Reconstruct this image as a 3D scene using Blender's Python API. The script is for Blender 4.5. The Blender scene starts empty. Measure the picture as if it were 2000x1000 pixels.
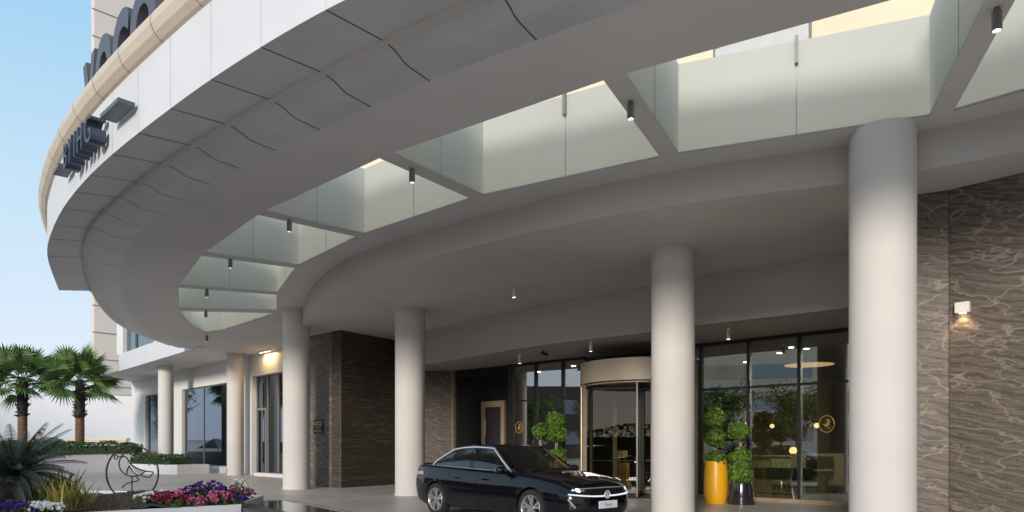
import bpy, bmesh, math, random
from mathutils import Vector, Matrix
from mathutils.geometry import tessellate_polygon
random.seed(7)
S = bpy.context.scene
COL = S.collection
PI = math.pi
R = math.radians
F, HZ, CH = 1333.33, 872.0, 1.5           # focal length in photo pixels, horizon row, eye height
S0, S1, S2 = 6.3, 5.7, 4.5                # canopy soffit, inner ceiling, entrance soffit
ROOF = S0 + 1.5

def U(px, py, z):                          # plan point of a measured point at height z
    y = F * (z - CH) / (HZ - py)
    return ((px - 1000) / F * y, y)

# ------------------------------------------------------------------ materials
def new_mat(name):
    m = bpy.data.materials.new(name); m.use_nodes = True
    nt = m.node_tree
    for n in list(nt.nodes): nt.nodes.remove(n)
    out = nt.nodes.new('ShaderNodeOutputMaterial')
    return m, nt, out

def node(nt, kind, **kw):
    n = nt.nodes.new(kind)
    for k, v in kw.items():
        if k.startswith('i_'):
            key = k[2:].replace('_', ' ')
            n.inputs[key].default_value = v
        else: setattr(n, k, v)
    return n

def c4(c): return (c[0], c[1], c[2], 1)

def mat(name, col, rough=.5, metal=0, var=.06, scale=3.0, bump=0, bscale=40, coat=0, spec=.5, detail=4):
    m, nt, out = new_mat(name); L = nt.links
    b = node(nt, 'ShaderNodeBsdfPrincipled')
    b.inputs['Roughness'].default_value = rough; b.inputs['Metallic'].default_value = metal
    b.inputs['Coat Weight'].default_value = coat; b.inputs['Coat Roughness'].default_value = .03
    b.inputs['Specular IOR Level'].default_value = spec
    tc = node(nt, 'ShaderNodeTexCoord')
    n = node(nt, 'ShaderNodeTexNoise', i_Scale=scale, i_Detail=detail)
    L.new(tc.outputs['Object'], n.inputs['Vector'])
    r = node(nt, 'ShaderNodeValToRGB')
    r.color_ramp.elements[0].position = .3; r.color_ramp.elements[1].position = .7
    r.color_ramp.elements[0].color = c4([max(0, c * (1 - var)) for c in col])
    r.color_ramp.elements[1].color = c4([min(1, c * (1 + var)) for c in col])
    L.new(n.outputs['Fac'], r.inputs['Fac']); L.new(r.outputs['Color'], b.inputs['Base Color'])
    rm = node(nt, 'ShaderNodeMapRange'); rm.inputs['To Min'].default_value = max(0, rough * .85); rm.inputs['To Max'].default_value = min(1, rough * 1.15)
    L.new(n.outputs['Fac'], rm.inputs['Value']); L.new(rm.outputs['Result'], b.inputs['Roughness'])
    if bump:
        n2 = node(nt, 'ShaderNodeTexNoise', i_Scale=bscale, i_Detail=3.0)
        L.new(tc.outputs['Object'], n2.inputs['Vector'])
        bp = node(nt, 'ShaderNodeBump'); bp.inputs['Strength'].default_value = bump; bp.inputs['Distance'].default_value = .01
        L.new(n2.outputs['Fac'], bp.inputs['Height']); L.new(bp.outputs['Normal'], b.inputs['Normal'])
    L.new(b.outputs['BSDF'], out.inputs['Surface'])
    return m

def leaf_mat(name, c1, c2, rough=.5, trans=.25):
    m, nt, out = new_mat(name); L = nt.links
    g = node(nt, 'ShaderNodeNewGeometry')
    r = node(nt, 'ShaderNodeValToRGB')
    r.color_ramp.elements[0].color = c4(c1); r.color_ramp.elements[1].color = c4(c2)
    L.new(g.outputs['Random Per Island'], r.inputs['Fac'])
    b = node(nt, 'ShaderNodeBsdfPrincipled'); b.inputs['Roughness'].default_value = rough
    L.new(r.outputs['Color'], b.inputs['Base Color'])
    t = node(nt, 'ShaderNodeBsdfTranslucent'); L.new(r.outputs['Color'], t.inputs['Color'])
    mx = node(nt, 'ShaderNodeMixShader'); mx.inputs[0].default_value = trans
    L.new(b.outputs['BSDF'], mx.inputs[1]); L.new(t.outputs['BSDF'], mx.inputs[2])
    L.new(mx.outputs[0], out.inputs['Surface'])
    return m

def emit(name, col, strength):
    m, nt, out = new_mat(name)
    e = node(nt, 'ShaderNodeEmission'); e.inputs['Color'].default_value = c4(col); e.inputs['Strength'].default_value = strength
    nt.links.new(e.outputs[0], out.inputs['Surface'])
    return m

def glass_mat(name, tint, refl=.12, gloss=(1, 1, 1), wav=.0, power=1.0):
    m, nt, out = new_mat(name); L = nt.links
    t = node(nt, 'ShaderNodeBsdfTransparent'); t.inputs['Color'].default_value = c4(tint)
    g = node(nt, 'ShaderNodeBsdfGlossy'); g.inputs['Roughness'].default_value = .005; g.inputs['Color'].default_value = c4(gloss)
    lwn = node(nt, 'ShaderNodeLayerWeight'); lwn.inputs['Blend'].default_value = .5
    lw = node(nt, 'ShaderNodeMath', operation='POWER'); lw.inputs[1].default_value = 5.0; L.new(lwn.outputs['Facing'], lw.inputs[0])
    mr = node(nt, 'ShaderNodeMapRange'); mr.inputs['To Min'].default_value = refl; mr.inputs['To Max'].default_value = 1
    L.new(lw.outputs[0], mr.inputs['Value'])
    if wav:
        tc = node(nt, 'ShaderNodeTexCoord'); n = node(nt, 'ShaderNodeTexNoise', i_Scale=.8, i_Detail=1.0)
        L.new(tc.outputs['Object'], n.inputs['Vector'])
        bp = node(nt, 'ShaderNodeBump'); bp.inputs['Strength'].default_value = wav; bp.inputs['Distance'].default_value = .02
        L.new(n.outputs['Fac'], bp.inputs['Height']); L.new(bp.outputs['Normal'], g.inputs['Normal'])
    mx = node(nt, 'ShaderNodeMixShader')
    L.new(mr.outputs[0], mx.inputs[0]); L.new(t.outputs[0], mx.inputs[1]); L.new(g.outputs[0], mx.inputs[2])
    L.new(mx.outputs[0], out.inputs['Surface'])
    return m

def marble_mat(name, direction, tilt=.25, dark=1.0, seed=0.0):
    """brown stone slabs: wavy light veins, each slab with its own figure"""
    m, nt, out = new_mat(name); L = nt.links
    geo = node(nt, 'ShaderNodeNewGeometry')
    dx, dy = direction
    dot = node(nt, 'ShaderNodeVectorMath', operation='DOT_PRODUCT'); dot.inputs[1].default_value = (dx, dy, 0)
    L.new(geo.outputs['Position'], dot.inputs[0])
    sep = node(nt, 'ShaderNodeSeparateXYZ'); L.new(geo.outputs['Position'], sep.inputs[0])
    cmb = node(nt, 'ShaderNodeCombineXYZ'); L.new(dot.outputs['Value'], cmb.inputs[0]); L.new(sep.outputs['Z'], cmb.inputs[1])
    cmb.inputs[2].default_value = seed
    # slab offset
    dv = node(nt, 'ShaderNodeVectorMath', operation='DIVIDE'); dv.inputs[1].default_value = (2.815, 1.55, 1); L.new(cmb.outputs[0], dv.inputs[0])
    fl = node(nt, 'ShaderNodeVectorMath', operation='FLOOR'); L.new(dv.outputs[0], fl.inputs[0])
    fr = node(nt, 'ShaderNodeVectorMath', operation='FRACTION'); L.new(dv.outputs[0], fr.inputs[0])
    wn = node(nt, 'ShaderNodeTexWhiteNoise'); L.new(fl.outputs[0], wn.inputs['Vector'])
    sc = node(nt, 'ShaderNodeVectorMath', operation='SCALE'); sc.inputs['Scale'].default_value = .55; L.new(wn.outputs['Color'], sc.inputs[0])
    ad = node(nt, 'ShaderNodeVectorMath', operation='ADD'); L.new(cmb.outputs[0], ad.inputs[0]); L.new(sc.outputs[0], ad.inputs[1])
    # warp
    nz = node(nt, 'ShaderNodeTexNoise', i_Scale=.9, i_Detail=3.0); L.new(ad.outputs[0], nz.inputs['Vector'])
    sb = node(nt, 'ShaderNodeVectorMath', operation='SUBTRACT'); sb.inputs[1].default_value = (.5, .5, .5); L.new(nz.outputs['Color'], sb.inputs[0])
    s2 = node(nt, 'ShaderNodeVectorMath', operation='SCALE'); s2.inputs['Scale'].default_value = .30; L.new(sb.outputs[0], s2.inputs[0])
    a2 = node(nt, 'ShaderNodeVectorMath', operation='ADD'); L.new(ad.outputs[0], a2.inputs[0]); L.new(s2.outputs[0], a2.inputs[1])
    def bands(scale, rot, stretch, sharp, detail):
        mp = node(nt, 'ShaderNodeMapping'); mp.inputs['Rotation'].default_value = (0, 0, rot); mp.inputs['Scale'].default_value = (stretch, 1, 1)
        L.new(a2.outputs[0], mp.inputs['Vector'])
        n = node(nt, 'ShaderNodeTexNoise', i_Scale=scale, i_Detail=detail, i_Roughness=.55); L.new(mp.outputs[0], n.inputs['Vector'])
        s = node(nt, 'ShaderNodeMath', operation='SUBTRACT'); s.inputs[1].default_value = .5; L.new(n.outputs['Fac'], s.inputs[0])
        ab = node(nt, 'ShaderNodeMath', operation='ABSOLUTE'); L.new(s.outputs[0], ab.inputs[0])
        r = node(nt, 'ShaderNodeMapRange'); r.inputs['From Min'].default_value = 0; r.inputs['From Max'].default_value = sharp
        r.inputs['To Min'].default_value = 1; r.inputs['To Max'].default_value = 0; L.new(ab.outputs[0], r.inputs['Value'])
        return r.outputs[0]
    def wave(scale, rot, stretch, dist, dscale, lo, hi, ph=0.0):
        mp = node(nt, 'ShaderNodeMapping'); mp.inputs['Rotation'].default_value = (0, 0, math.atan(math.tan(rot) / stretch)); mp.inputs['Scale'].default_value = (stretch, 1, 1)
        L.new(a2.outputs[0], mp.inputs['Vector'])
        w = node(nt, 'ShaderNodeTexWave', wave_type='BANDS', bands_direction='Y', wave_profile='SIN')
        w.inputs['Scale'].default_value = scale; w.inputs['Distortion'].default_value = dist; w.inputs['Detail'].default_value = 5.0
        w.inputs['Detail Scale'].default_value = dscale; w.inputs['Detail Roughness'].default_value = .62; w.inputs['Phase Offset'].default_value = ph
        L.new(mp.outputs[0], w.inputs['Vector'])
        r = node(nt, 'ShaderNodeMapRange'); r.inputs['From Min'].default_value = lo; r.inputs['From Max'].default_value = hi
        L.new(w.outputs['Fac'], r.inputs['Value']); return r.outputs[0]
    v1 = wave(3.0, tilt, .30, 6.5, 1.7, .35, 1.0)             # strata
    v1b = wave(6.0, tilt - .06, .25, 9.0, 1.5, .80, 1.0, 2.0)  # fine light threads
    v2 = wave(.9, tilt + .25, .40, 11.0, 1.8, .975, 1.0, 1.0)  # bold diagonal veins
    v3 = bands(1.1, 1.35, .4, .006, 3.0)                       # few steep cracks
    big = node(nt, 'ShaderNodeTexNoise', i_Scale=.8, i_Detail=5.0); L.new(a2.outputs[0], big.inputs['Vector'])
    mpb = node(nt, 'ShaderNodeMapping'); mpb.inputs['Rotation'].default_value = (0, 0, math.atan(math.tan(tilt) / .15)); mpb.inputs['Scale'].default_value = (.15, 1, 1); L.new(a2.outputs[0], mpb.inputs['Vector'])
    st = node(nt, 'ShaderNodeTexNoise', i_Scale=10.0, i_Detail=8.0, i_Roughness=.72); L.new(mpb.outputs[0], st.inputs['Vector'])
    rp = node(nt, 'ShaderNodeValToRGB')
    e = rp.color_ramp.elements
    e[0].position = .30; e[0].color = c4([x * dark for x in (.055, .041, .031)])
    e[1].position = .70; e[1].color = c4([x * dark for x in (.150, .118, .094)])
    L.new(st.outputs['Fac'], rp.inputs['Fac'])
    def over(base, fac, col, amt):
        mu = node(nt, 'ShaderNodeMath', operation='MULTIPLY'); mu.inputs[1].default_value = amt; L.new(fac, mu.inputs[0])
        mx = node(nt, 'ShaderNodeMix', data_type='RGBA'); L.new(mu.outputs[0], mx.inputs['Factor']); L.new(base, mx.inputs['A']); mx.inputs['B'].default_value = c4([x * dark for x in col])
        return mx.outputs['Result']
    c = over(rp.outputs['Color'], v1, (.195, .156, .125), .6)
    c = over(c, v1b, (.30, .25, .21), .45)
    c = over(c, v2, (.36, .30, .245), .6)
    c = over(c, v3, (.44, .38, .33), .6)
    c = over(c, big.outputs['Fac'], (.055, .042, .035), .5)
    # thin slab joints
    def edge(o):
        lo = node(nt, 'ShaderNodeMath', operation='LESS_THAN'); lo.inputs[1].default_value = .006; L.new(o, lo.inputs[0]); return lo.outputs[0]
    sf = node(nt, 'ShaderNodeSeparateXYZ'); L.new(fr.outputs[0], sf.inputs[0])
    c = over(c, edge(sf.outputs[0]), (.06, .05, .045), .6); c = over(c, edge(sf.outputs[1]), (.06, .05, .045), .6)
    b = node(nt, 'ShaderNodeBsdfPrincipled'); b.inputs['Roughness'].default_value = .5; b.inputs['Specular IOR Level'].default_value = .3
    L.new(c, b.inputs['Base Color']); L.new(b.outputs[0], out.inputs['Surface'])
    return m

def paving_mat():
    m, nt, out = new_mat('paving'); L = nt.links
    tc = node(nt, 'ShaderNodeTexCoord')
    mp = node(nt, 'ShaderNodeMapping'); mp.inputs['Rotation'].default_value = (0, 0, R(-42)); L.new(tc.outputs['Object'], mp.inputs['Vector'])
    br = node(nt, 'ShaderNodeTexBrick'); L.new(mp.outputs[0], br.inputs['Vector'])
    br.inputs['Scale'].default_value = 1.0; br.inputs['Brick Width'].default_value = 1.2; br.inputs['Row Height'].default_value = .6
    br.inputs['Mortar Size'].default_value = .006; br.inputs['Mortar Smooth'].default_value = .2
    br.inputs['Color1'].default_value = (.58, .52, .48, 1); br.inputs['Color2'].default_value = (.51, .46, .425, 1); br.inputs['Mortar'].default_value = (.36, .32, .30, 1)
    n = node(nt, 'ShaderNodeTexNoise', i_Scale=.7, i_Detail=6.0); L.new(tc.outputs['Object'], n.inputs['Vector'])
    n2 = node(nt, 'ShaderNodeTexNoise', i_Scale=30.0, i_Detail=3.0); L.new(tc.outputs['Object'], n2.inputs['Vector'])
    av = node(nt, 'ShaderNodeMath', operation='ADD'); L.new(n.outputs['Fac'], av.inputs[0]); L.new(n2.outputs['Fac'], av.inputs[1])
    mr = node(nt, 'ShaderNodeMapRange'); mr.inputs['From Min'].default_value = .6; mr.inputs['From Max'].default_value = 1.4
    mr.inputs['To Min'].default_value = .78; mr.inputs['To Max'].default_value = 1.2; L.new(av.outputs[0], mr.inputs['Value'])
    vm = node(nt, 'ShaderNodeVectorMath', operation='SCALE'); L.new(br.outputs['Color'], vm.inputs[0]); L.new(mr.outputs[0], vm.inputs['Scale'])
    b = node(nt, 'ShaderNodeBsdfPrincipled'); L.new(vm.outputs[0], b.inputs['Base Color']); b.inputs['Roughness'].default_value = .42
    L.new(b.outputs[0], out.inputs['Surface'])
    return m

def water_mat():
    m, nt, out = new_mat('pool_water'); L = nt.links
    tc = node(nt, 'ShaderNodeTexCoord'); n = node(nt, 'ShaderNodeTexNoise', i_Scale=3.0, i_Detail=2.0); L.new(tc.outputs['Object'], n.inputs['Vector'])
    bp = node(nt, 'ShaderNodeBump'); bp.inputs['Strength'].default_value = .12; bp.inputs['Distance'].default_value = .02; L.new(n.outputs['Fac'], bp.inputs['Height'])
    b = node(nt, 'ShaderNodeBsdfPrincipled'); b.inputs['Base Color'].default_value = (.012, .013, .016, 1); b.inputs['Roughness'].default_value = .02
    b.inputs['Specular IOR Level'].default_value = .8
    L.new(bp.outputs[0], b.inputs['Normal']); L.new(b.outputs[0], out.inputs['Surface'])
    return m

M = {}
M['white'] = mat('white_render', (.75, .73, .71), .55, var=.03, bump=.05, bscale=25)
M['column'] = mat('column_paint', (.635, .60, .565), .8, var=.035, scale=1.0, bump=.05, bscale=18, spec=.15)
M['fascia'] = mat('fascia_panel', (.63, .63, .65), .55, var=.03, spec=.2, scale=.8)
M['parapet'] = mat('parapet_stone', (.60, .51, .41), .5, var=.05, scale=2, bump=.05)
M['wing'] = mat('wing_panel', (.57, .57, .59), .40, var=.06, scale=1.2, metal=.05)
M['soffit'] = mat('soffit_plaster', (.67, .645, .635), .6, var=.05, spec=.2, scale=.6)
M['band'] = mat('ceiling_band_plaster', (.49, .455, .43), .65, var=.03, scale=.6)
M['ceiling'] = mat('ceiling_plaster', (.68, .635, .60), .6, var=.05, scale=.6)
M['joint'] = mat('panel_joint', (.05, .05, .052), .7)
def frost_mat():
    m, nt, out = new_mat('frosted_glass'); L = nt.links
    tc = node(nt, 'ShaderNodeTexCoord'); n = node(nt, 'ShaderNodeTexNoise', i_Scale=.6, i_Detail=3.0); L.new(tc.outputs['Object'], n.inputs['Vector'])
    r = node(nt, 'ShaderNodeValToRGB'); r.color_ramp.elements[0].color = (.63, .64, .605, 1); r.color_ramp.elements[1].color = (.70, .71, .675, 1); L.new(n.outputs['Fac'], r.inputs['Fac'])
    b = node(nt, 'ShaderNodeBsdfPrincipled'); b.inputs['Roughness'].default_value = .35; L.new(r.outputs[0], b.inputs['Base Color'])
    t = node(nt, 'ShaderNodeBsdfTranslucent'); L.new(r.outputs[0], t.inputs['Color'])
    mx = node(nt, 'ShaderNodeMixShader'); mx.inputs[0].default_value = .55; L.new(b.outputs[0], mx.inputs[1]); L.new(t.outputs[0], mx.inputs[2]); L.new(mx.outputs[0], out.inputs['Surface'])
    return m
M['frost'] = frost_mat()
M['steel_dark'] = mat('dark_bronze_steel', (.09, .085, .08), .4, metal=.3)
M['grey_metal'] = mat('grey_painted_metal', (.22, .215, .21), .4)
M['lens'] = emit('lamp_lens', (1, .9, .75), 9)
M['warm_lens'] = emit('warm_lamp_lens', (1, .72, .4), 12)
M['globe'] = emit('globe_lamp_glass', (1, .58, .27), 1.8)
M['marble'] = marble_mat('brown_marble', (.70, -.70), .30, 1.0, 0)
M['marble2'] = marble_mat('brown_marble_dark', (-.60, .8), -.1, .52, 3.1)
M['marble3'] = marble_mat('brown_marble_return', (.8, -.6), .3, 1.1, 7.3)
M['stone_dark'] = marble_mat('pool_stone', (.64, -.77), .2, .45, 5.0)
M['tower'] = mat('tower_stone', (.70, .62, .55), .55, var=.04, scale=.5)
M['paving'] = paving_mat()
M['water'] = water_mat()
M['glass'] = glass_mat('lobby_glass', (.70, .73, .66), .27, wav=.03)
M['glass_dark'] = glass_mat('dark_glass', (.12, .15, .17), .30, gloss=(.72, .84, .95), wav=.04)
M['glass_door'] = glass_mat('door_glass', (.74, .75, .71), .04)
M['spandrel'] = mat('black_glass_panel', (.012, .013, .013), .06, spec=.5)
M['mullion'] = mat('black_mullion', (.018, .018, .018), .35)
M['bronze'] = mat('champagne_bronze', (.40, .30, .20), .38, metal=.35, var=.08)
M['gold'] = mat('gold_film', (.62, .42, .09), .35, metal=.4)
M['steel'] = mat('brushed_steel', (.62, .60, .57), .25, metal=1)
M['sign'] = mat('sign_navy', (.022, .028, .045), .35)
M['letter'] = mat('band_letter_face', (.045, .058, .09), .4)
M['roofsign'] = mat('roof_sign_face', (.085, .08, .10), .45)
M['sign_grey'] = mat('sign_face_grey', (.09, .10, .125), .4)
M['black_plate'] = mat('black_plate', (.008, .008, .008), .3)
M['lampwhite'] = mat('lamp_white', (.78, .74, .68), .5)
M['yellow'] = mat('yellow_glaze', (.84, .42, .012), .35, var=.03, coat=.3)
M['blackpot'] = mat('black_gloss_pot', (.02, .018, .022), .16, coat=.6)
M['soil'] = mat('mulch', (.075, .055, .045), .95, var=.5, scale=25, bump=.8, bscale=60)
M['planter'] = mat('planter_white', (.72, .72, .74), .5, var=.03)
M['leaf'] = leaf_mat('topiary_leaf', (.04, .10, .012), (.22, .36, .045))
M['leaf_dark'] = leaf_mat('tree_leaf', (.05, .09, .02), (.17, .22, .05))
M['hedge'] = leaf_mat('hedge_leaf', (.02, .06, .012), (.09, .17, .035))
M['palm'] = leaf_mat('palm_leaf', (.035, .095, .03), (.17, .27, .07), .45)
M['cycad'] = leaf_mat('cycad_leaf', (.020, .034, .026), (.05, .075, .055), .45, .1)
M['cycad_dry'] = leaf_mat('cycad_dry_leaf', (.07, .06, .055), (.14, .12, .11), .6, .1)
M['blade'] = leaf_mat('sword_leaf', (.045, .06, .015), (.18, .19, .05))
M['blade_y'] = leaf_mat('yellow_sword_leaf', (.25, .20, .04), (.55, .47, .12))
M['dry'] = leaf_mat('dry_grass', (.10, .07, .05), (.22, .16, .11))
M['bark'] = mat('palm_bark', (.16, .085, .05), .9, var=.35, scale=8, bump=.8, bscale=25)
M['bark_dark'] = mat('dark_palm_boot', (.035, .028, .024), .9, var=.4, scale=10, bump=.8)
M['trunk'] = mat('pale_stem', (.34, .25, .17), .8, var=.2, scale=12)
M['p_purple'] = leaf_mat('petal_purple', (.035, .008, .13), (.09, .02, .26), .6)
M['p_pink'] = leaf_mat('petal_pink', (.40, .05, .17), (.62, .17, .32), .6)
M['p_white'] = leaf_mat('petal_white', (.68, .66, .66), (.85, .83, .82), .6)
M['p_red'] = leaf_mat('petal_crimson', (.20, .006, .035), (.36, .015, .08), .6)
M['iron'] = mat('black_iron', (.022, .022, .027), .5)
M['mesh'] = mat('grey_mesh_panel', (.27, .275, .30), .6)
M['teal'] = mat('teal_canvas', (.02, .17, .22), .7)
M['slate'] = mat('slate_canvas', (.10, .13, .15), .7)
M['coping'] = mat('cream_coping', (.70, .60, .42), .5)
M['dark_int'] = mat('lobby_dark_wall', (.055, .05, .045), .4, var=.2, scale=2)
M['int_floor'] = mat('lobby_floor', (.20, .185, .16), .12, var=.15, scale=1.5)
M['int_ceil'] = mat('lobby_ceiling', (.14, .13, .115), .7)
M['sage'] = mat('sage_lacquer', (.42, .45, .33), .5)
M['green'] = mat('green_velvet', (.05, .085, .065), .8)
M['tan'] = mat('tan_panel', (.42, .35, .24), .5, var=.1)
M['blind'] = mat('pale_window_blind', (.60, .59, .57), .15, var=.05)
M['cream'] = mat('cream_render', (.80, .70, .50), .6, var=.05, scale=.6)
M['wood'] = mat('easel_wood', (.30, .17, .06), .5, var=.2)

# ------------------------------------------------------------------ mesh helpers
class MB:
    def __init__(s): s.v = []; s.f = []; s.m = []; s.cur = 0
    def add(s, vs, fs):
        o = len(s.v); s.v.extend([tuple(x) for x in vs])
        for f in fs: s.f.append([i + o for i in f]); s.m.append(s.cur)
        return s
    def box(s, c, d, rz=0.0, M3=None):
        x, y, z = d[0] / 2, d[1] / 2, d[2] / 2
        vs = [Vector((a * x, b * y, e * z)) for e in (-1, 1) for b in (-1, 1) for a in (-1, 1)]
        m = M3 if M3 else Matrix.Rotation(rz, 3, 'Z')
        vs = [m @ v + Vector(c) for v in vs]
        return s.add(vs, [(0, 2, 3, 1), (4, 5, 7, 6), (0, 1, 5, 4), (2, 6, 7, 3), (0, 4, 6, 2), (1, 3, 7, 5)])
    def bbox(s, c, d, bev=.02, rz=0.0):            # box with bevelled edges
        bm = bmesh.new(); bmesh.ops.create_cube(bm, size=1)
        for v in bm.verts: v.co = Vector((v.co.x * d[0], v.co.y * d[1], v.co.z * d[2]))
        bmesh.ops.bevel(bm, geom=list(bm.edges), offset=min(bev, min(d) * .45), segments=2, affect='EDGES')
        m = Matrix.Rotation(rz, 3, 'Z'); bm.verts.index_update()
        vs = [m @ v.co + Vector(c) for v in bm.verts]; fs = [[v.index for v in f.verts] for f in bm.faces]
        bm.free(); return s.add(vs, fs)
    def wallbox(s, p, q, z0, z1, th, side=1):      # wall segment p->q, thickness to the left (side=1) or right
        p = Vector(p).to_2d() if len(p) > 2 else Vector(p); q = Vector(q)
        d = (q - p).normalized(); n = Vector((-d.y, d.x)) * th * side
        a, b, c, e = p, q, q + n, p + n
        vs = [(t.x, t.y, z) for z in (z0, z1) for t in (a, b, c, e)]
        fs = [(0, 3, 2, 1), (4, 5, 6, 7)] + [(i, (i + 1) % 4, 4 + (i + 1) % 4, 4 + i) for i in range(4)]
        return s.add(vs, fs)
    def prism(s, pts, z0, z1, holes=()):
        loops = [list(pts)] + [list(h) for h in holes]
        flat = [p for l in loops for p in l]; n = len(flat)
        tris = tessellate_polygon([[Vector((p[0], p[1], 0)) for p in l] for l in loops])
        o = len(s.v)
        vs = [(p[0], p[1], z0) for p in flat] + [(p[0], p[1], z1) for p in flat]
        fs = []
        for t in tris:
            a, b, c = [Vector(flat[i]).to_2d() for i in t]
            up = (b - a).cross(c - a) > 0
            t = tuple(t) if up else tuple(reversed(t))
            fs.append(tuple(reversed(t))); fs.append(tuple(i + n for i in t))
        st = 0
        for l in loops:
            k = len(l)
            for i in range(k):
                a, b = st + i, st + (i + 1) % k
                fs.append((a, b, b + n, a + n))
            st += k
        return s.add(vs, fs)
    def sheet(s, pts, z, holes=(), down=True):
        loops = [list(pts)] + [list(h) for h in holes]
        flat = [p for l in loops for p in l]
        tris = tessellate_polygon([[Vector((p[0], p[1], 0)) for p in l] for l in loops])
        fs = []
        for t in tris:
            a, b, c = [Vector(flat[i]).to_2d() for i in t]
            up = (b - a).cross(c - a) > 0
            t = tuple(t)
            if up == down: t = tuple(reversed(t))
            fs.append(t)
        return s.add([(p[0], p[1], z) for p in flat], fs)
    def strip(s, pa, pb):                          # quads between two 3D polylines
        n = len(pa); vs = list(pa) + list(pb)
        return s.add(vs, [(i, i + 1, n + i + 1, n + i) for i in range(n - 1)])
    def lathe(s, prof, c=(0, 0, 0), seg=32, caps=True):
        vs = []; fs = []
        for r, z in prof:
            for i in range(seg):
                a = 2 * PI * i / seg; vs.append((c[0] + r * math.cos(a), c[1] + r * math.sin(a), c[2] + z))
        for k in range(len(prof) - 1):
            for i in range(seg):
                j = (i + 1) % seg; fs.append((k * seg + i, k * seg + j, (k + 1) * seg + j, (k + 1) * seg + i))
        if caps:
            fs.append(tuple(reversed(range(seg)))); fs.append(tuple((len(prof) - 1) * seg + i for i in range(seg)))
        return s.add(vs, fs)
    def tube(s, pts, r, seg=8, closed=False, r2=None):
        pts = [Vector(p) for p in pts]; n = len(pts); vs = []; fs = []
        up = Vector((0, 0, 1)); prev = None
        for i, p in enumerate(pts):
            if closed: t = pts[(i + 1) % n] - pts[i - 1]
            else: t = pts[min(i + 1, n - 1)] - pts[max(i - 1, 0)]
            if t.length < 1e-9: t = Vector((0, 0, 1))
            t.normalize()
            if prev is None:
                a = t.cross(up)
                if a.length < .05: a = t.cross(Vector((1, 0, 0)))
            else:
                a = prev - t * prev.dot(t)
                if a.length < 1e-4: a = t.cross(up)
            a.normalize(); prev = a; b = t.cross(a)
            rr = r if r2 is None else r + (r2 - r) * i / max(1, n - 1)
            for k in range(seg):
                an = 2 * PI * k / seg; vs.append(p + (a * math.cos(an) + b * math.sin(an)) * rr)
        m = n if closed else n - 1
        for i in range(m):
            j = (i + 1) % n
            for k in range(seg):
                l = (k + 1) % seg; fs.append((i * seg + k, i * seg + l, j * seg + l, j * seg + k))
        if not closed:
            fs.append(tuple(reversed(range(seg)))); fs.append(tuple((n - 1) * seg + k for k in range(seg)))
        return s.add(vs, fs)
    def ball(s, c, r, nu=16, nv=10, sc=(1, 1, 1)):
        prof = [(math.sin(PI * i / nv), -math.cos(PI * i / nv)) for i in range(nv + 1)]
        o = len(s.v); s.lathe([(max(a, .001) * r, b * r) for a, b in prof], (0, 0, 0), nu)
        for i in range(o, len(s.v)):
            x, y, z = s.v[i]; s.v[i] = (c[0] + x * sc[0], c[1] + y * sc[1], c[2] + z * sc[2])
        return s
    def build(s, name, mats, parent=None, smooth=True, ang=35):
        me = bpy.data.meshes.new(name); me.from_pydata(s.v, [], s.f); me.update()
        mats = mats if isinstance(mats, (list, tuple)) else [mats]
        for m in mats: me.materials.append(m)
        if len(mats) > 1: me.polygons.foreach_set('material_index', s.m)
        if smooth:
            me.polygons.foreach_set('use_smooth', [True] * len(me.polygons))
            try: me.set_sharp_from_angle(angle=R(ang))
            except Exception: pass
        o = bpy.data.objects.new(name, me); COL.objects.link(o)
        if parent: o.parent = parent
        return o

def tag(o, label=None, cat=None, group=None, kind=None):
    if label: o['label'] = label
    if cat: o['category'] = cat
    if group: o['group'] = group
    if kind: o['kind'] = kind
    return o
def empty(name, label, cat, loc=(0, 0, 0), rz=0, group=None):
    o = bpy.data.objects.new(name, None); COL.objects.link(o)
    o.location = loc; o.rotation_euler = (0, 0, rz); o.empty_display_size = .2
    return tag(o, label, cat, group)
def copy_tree(o, parent=None):
    c = o.copy(); COL.objects.link(c)
    if parent: c.parent = parent
    for ch in [x for x in bpy.data.objects if x.parent == o]:
        copy_tree(ch, c)
    return c

def text_mesh(txt, size, depth, bold=0.0):
    cu = bpy.data.curves.new('lettering', 'FONT'); cu.body = txt; cu.size = size; cu.extrude = depth / 2; cu.offset = bold
    cu.align_x = 'CENTER'; cu.resolution_u = 4
    ob = bpy.data.objects.new('lettering', cu)
    me = bpy.data.meshes.new_from_object(ob)
    bpy.data.objects.remove(ob); bpy.data.curves.remove(cu)
    return me
def text_obj(name, txt, size, depth, m, M4, parent=None, bold=0.0, sx=1.0):
    me = text_mesh(txt, size, depth, bold)
    me.transform(M4 @ Matrix.Diagonal((sx, 1, 1, 1)))
    me.materials.clear(); me.materials.append(m)
    o = bpy.data.objects.new(name, me); COL.objects.link(o)
    if parent: o.parent = parent
    return o
def frame(origin, xdir, zdir=(0, 0, 1)):
    """matrix whose local X runs along xdir, local Y is up, local Z faces the viewer"""
    x = Vector(xdir).normalized(); y = Vector(zdir).normalized(); z = x.cross(y)
    m = Matrix((x, y, z)).transposed().to_4x4(); m.translation = Vector(origin); return m

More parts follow.
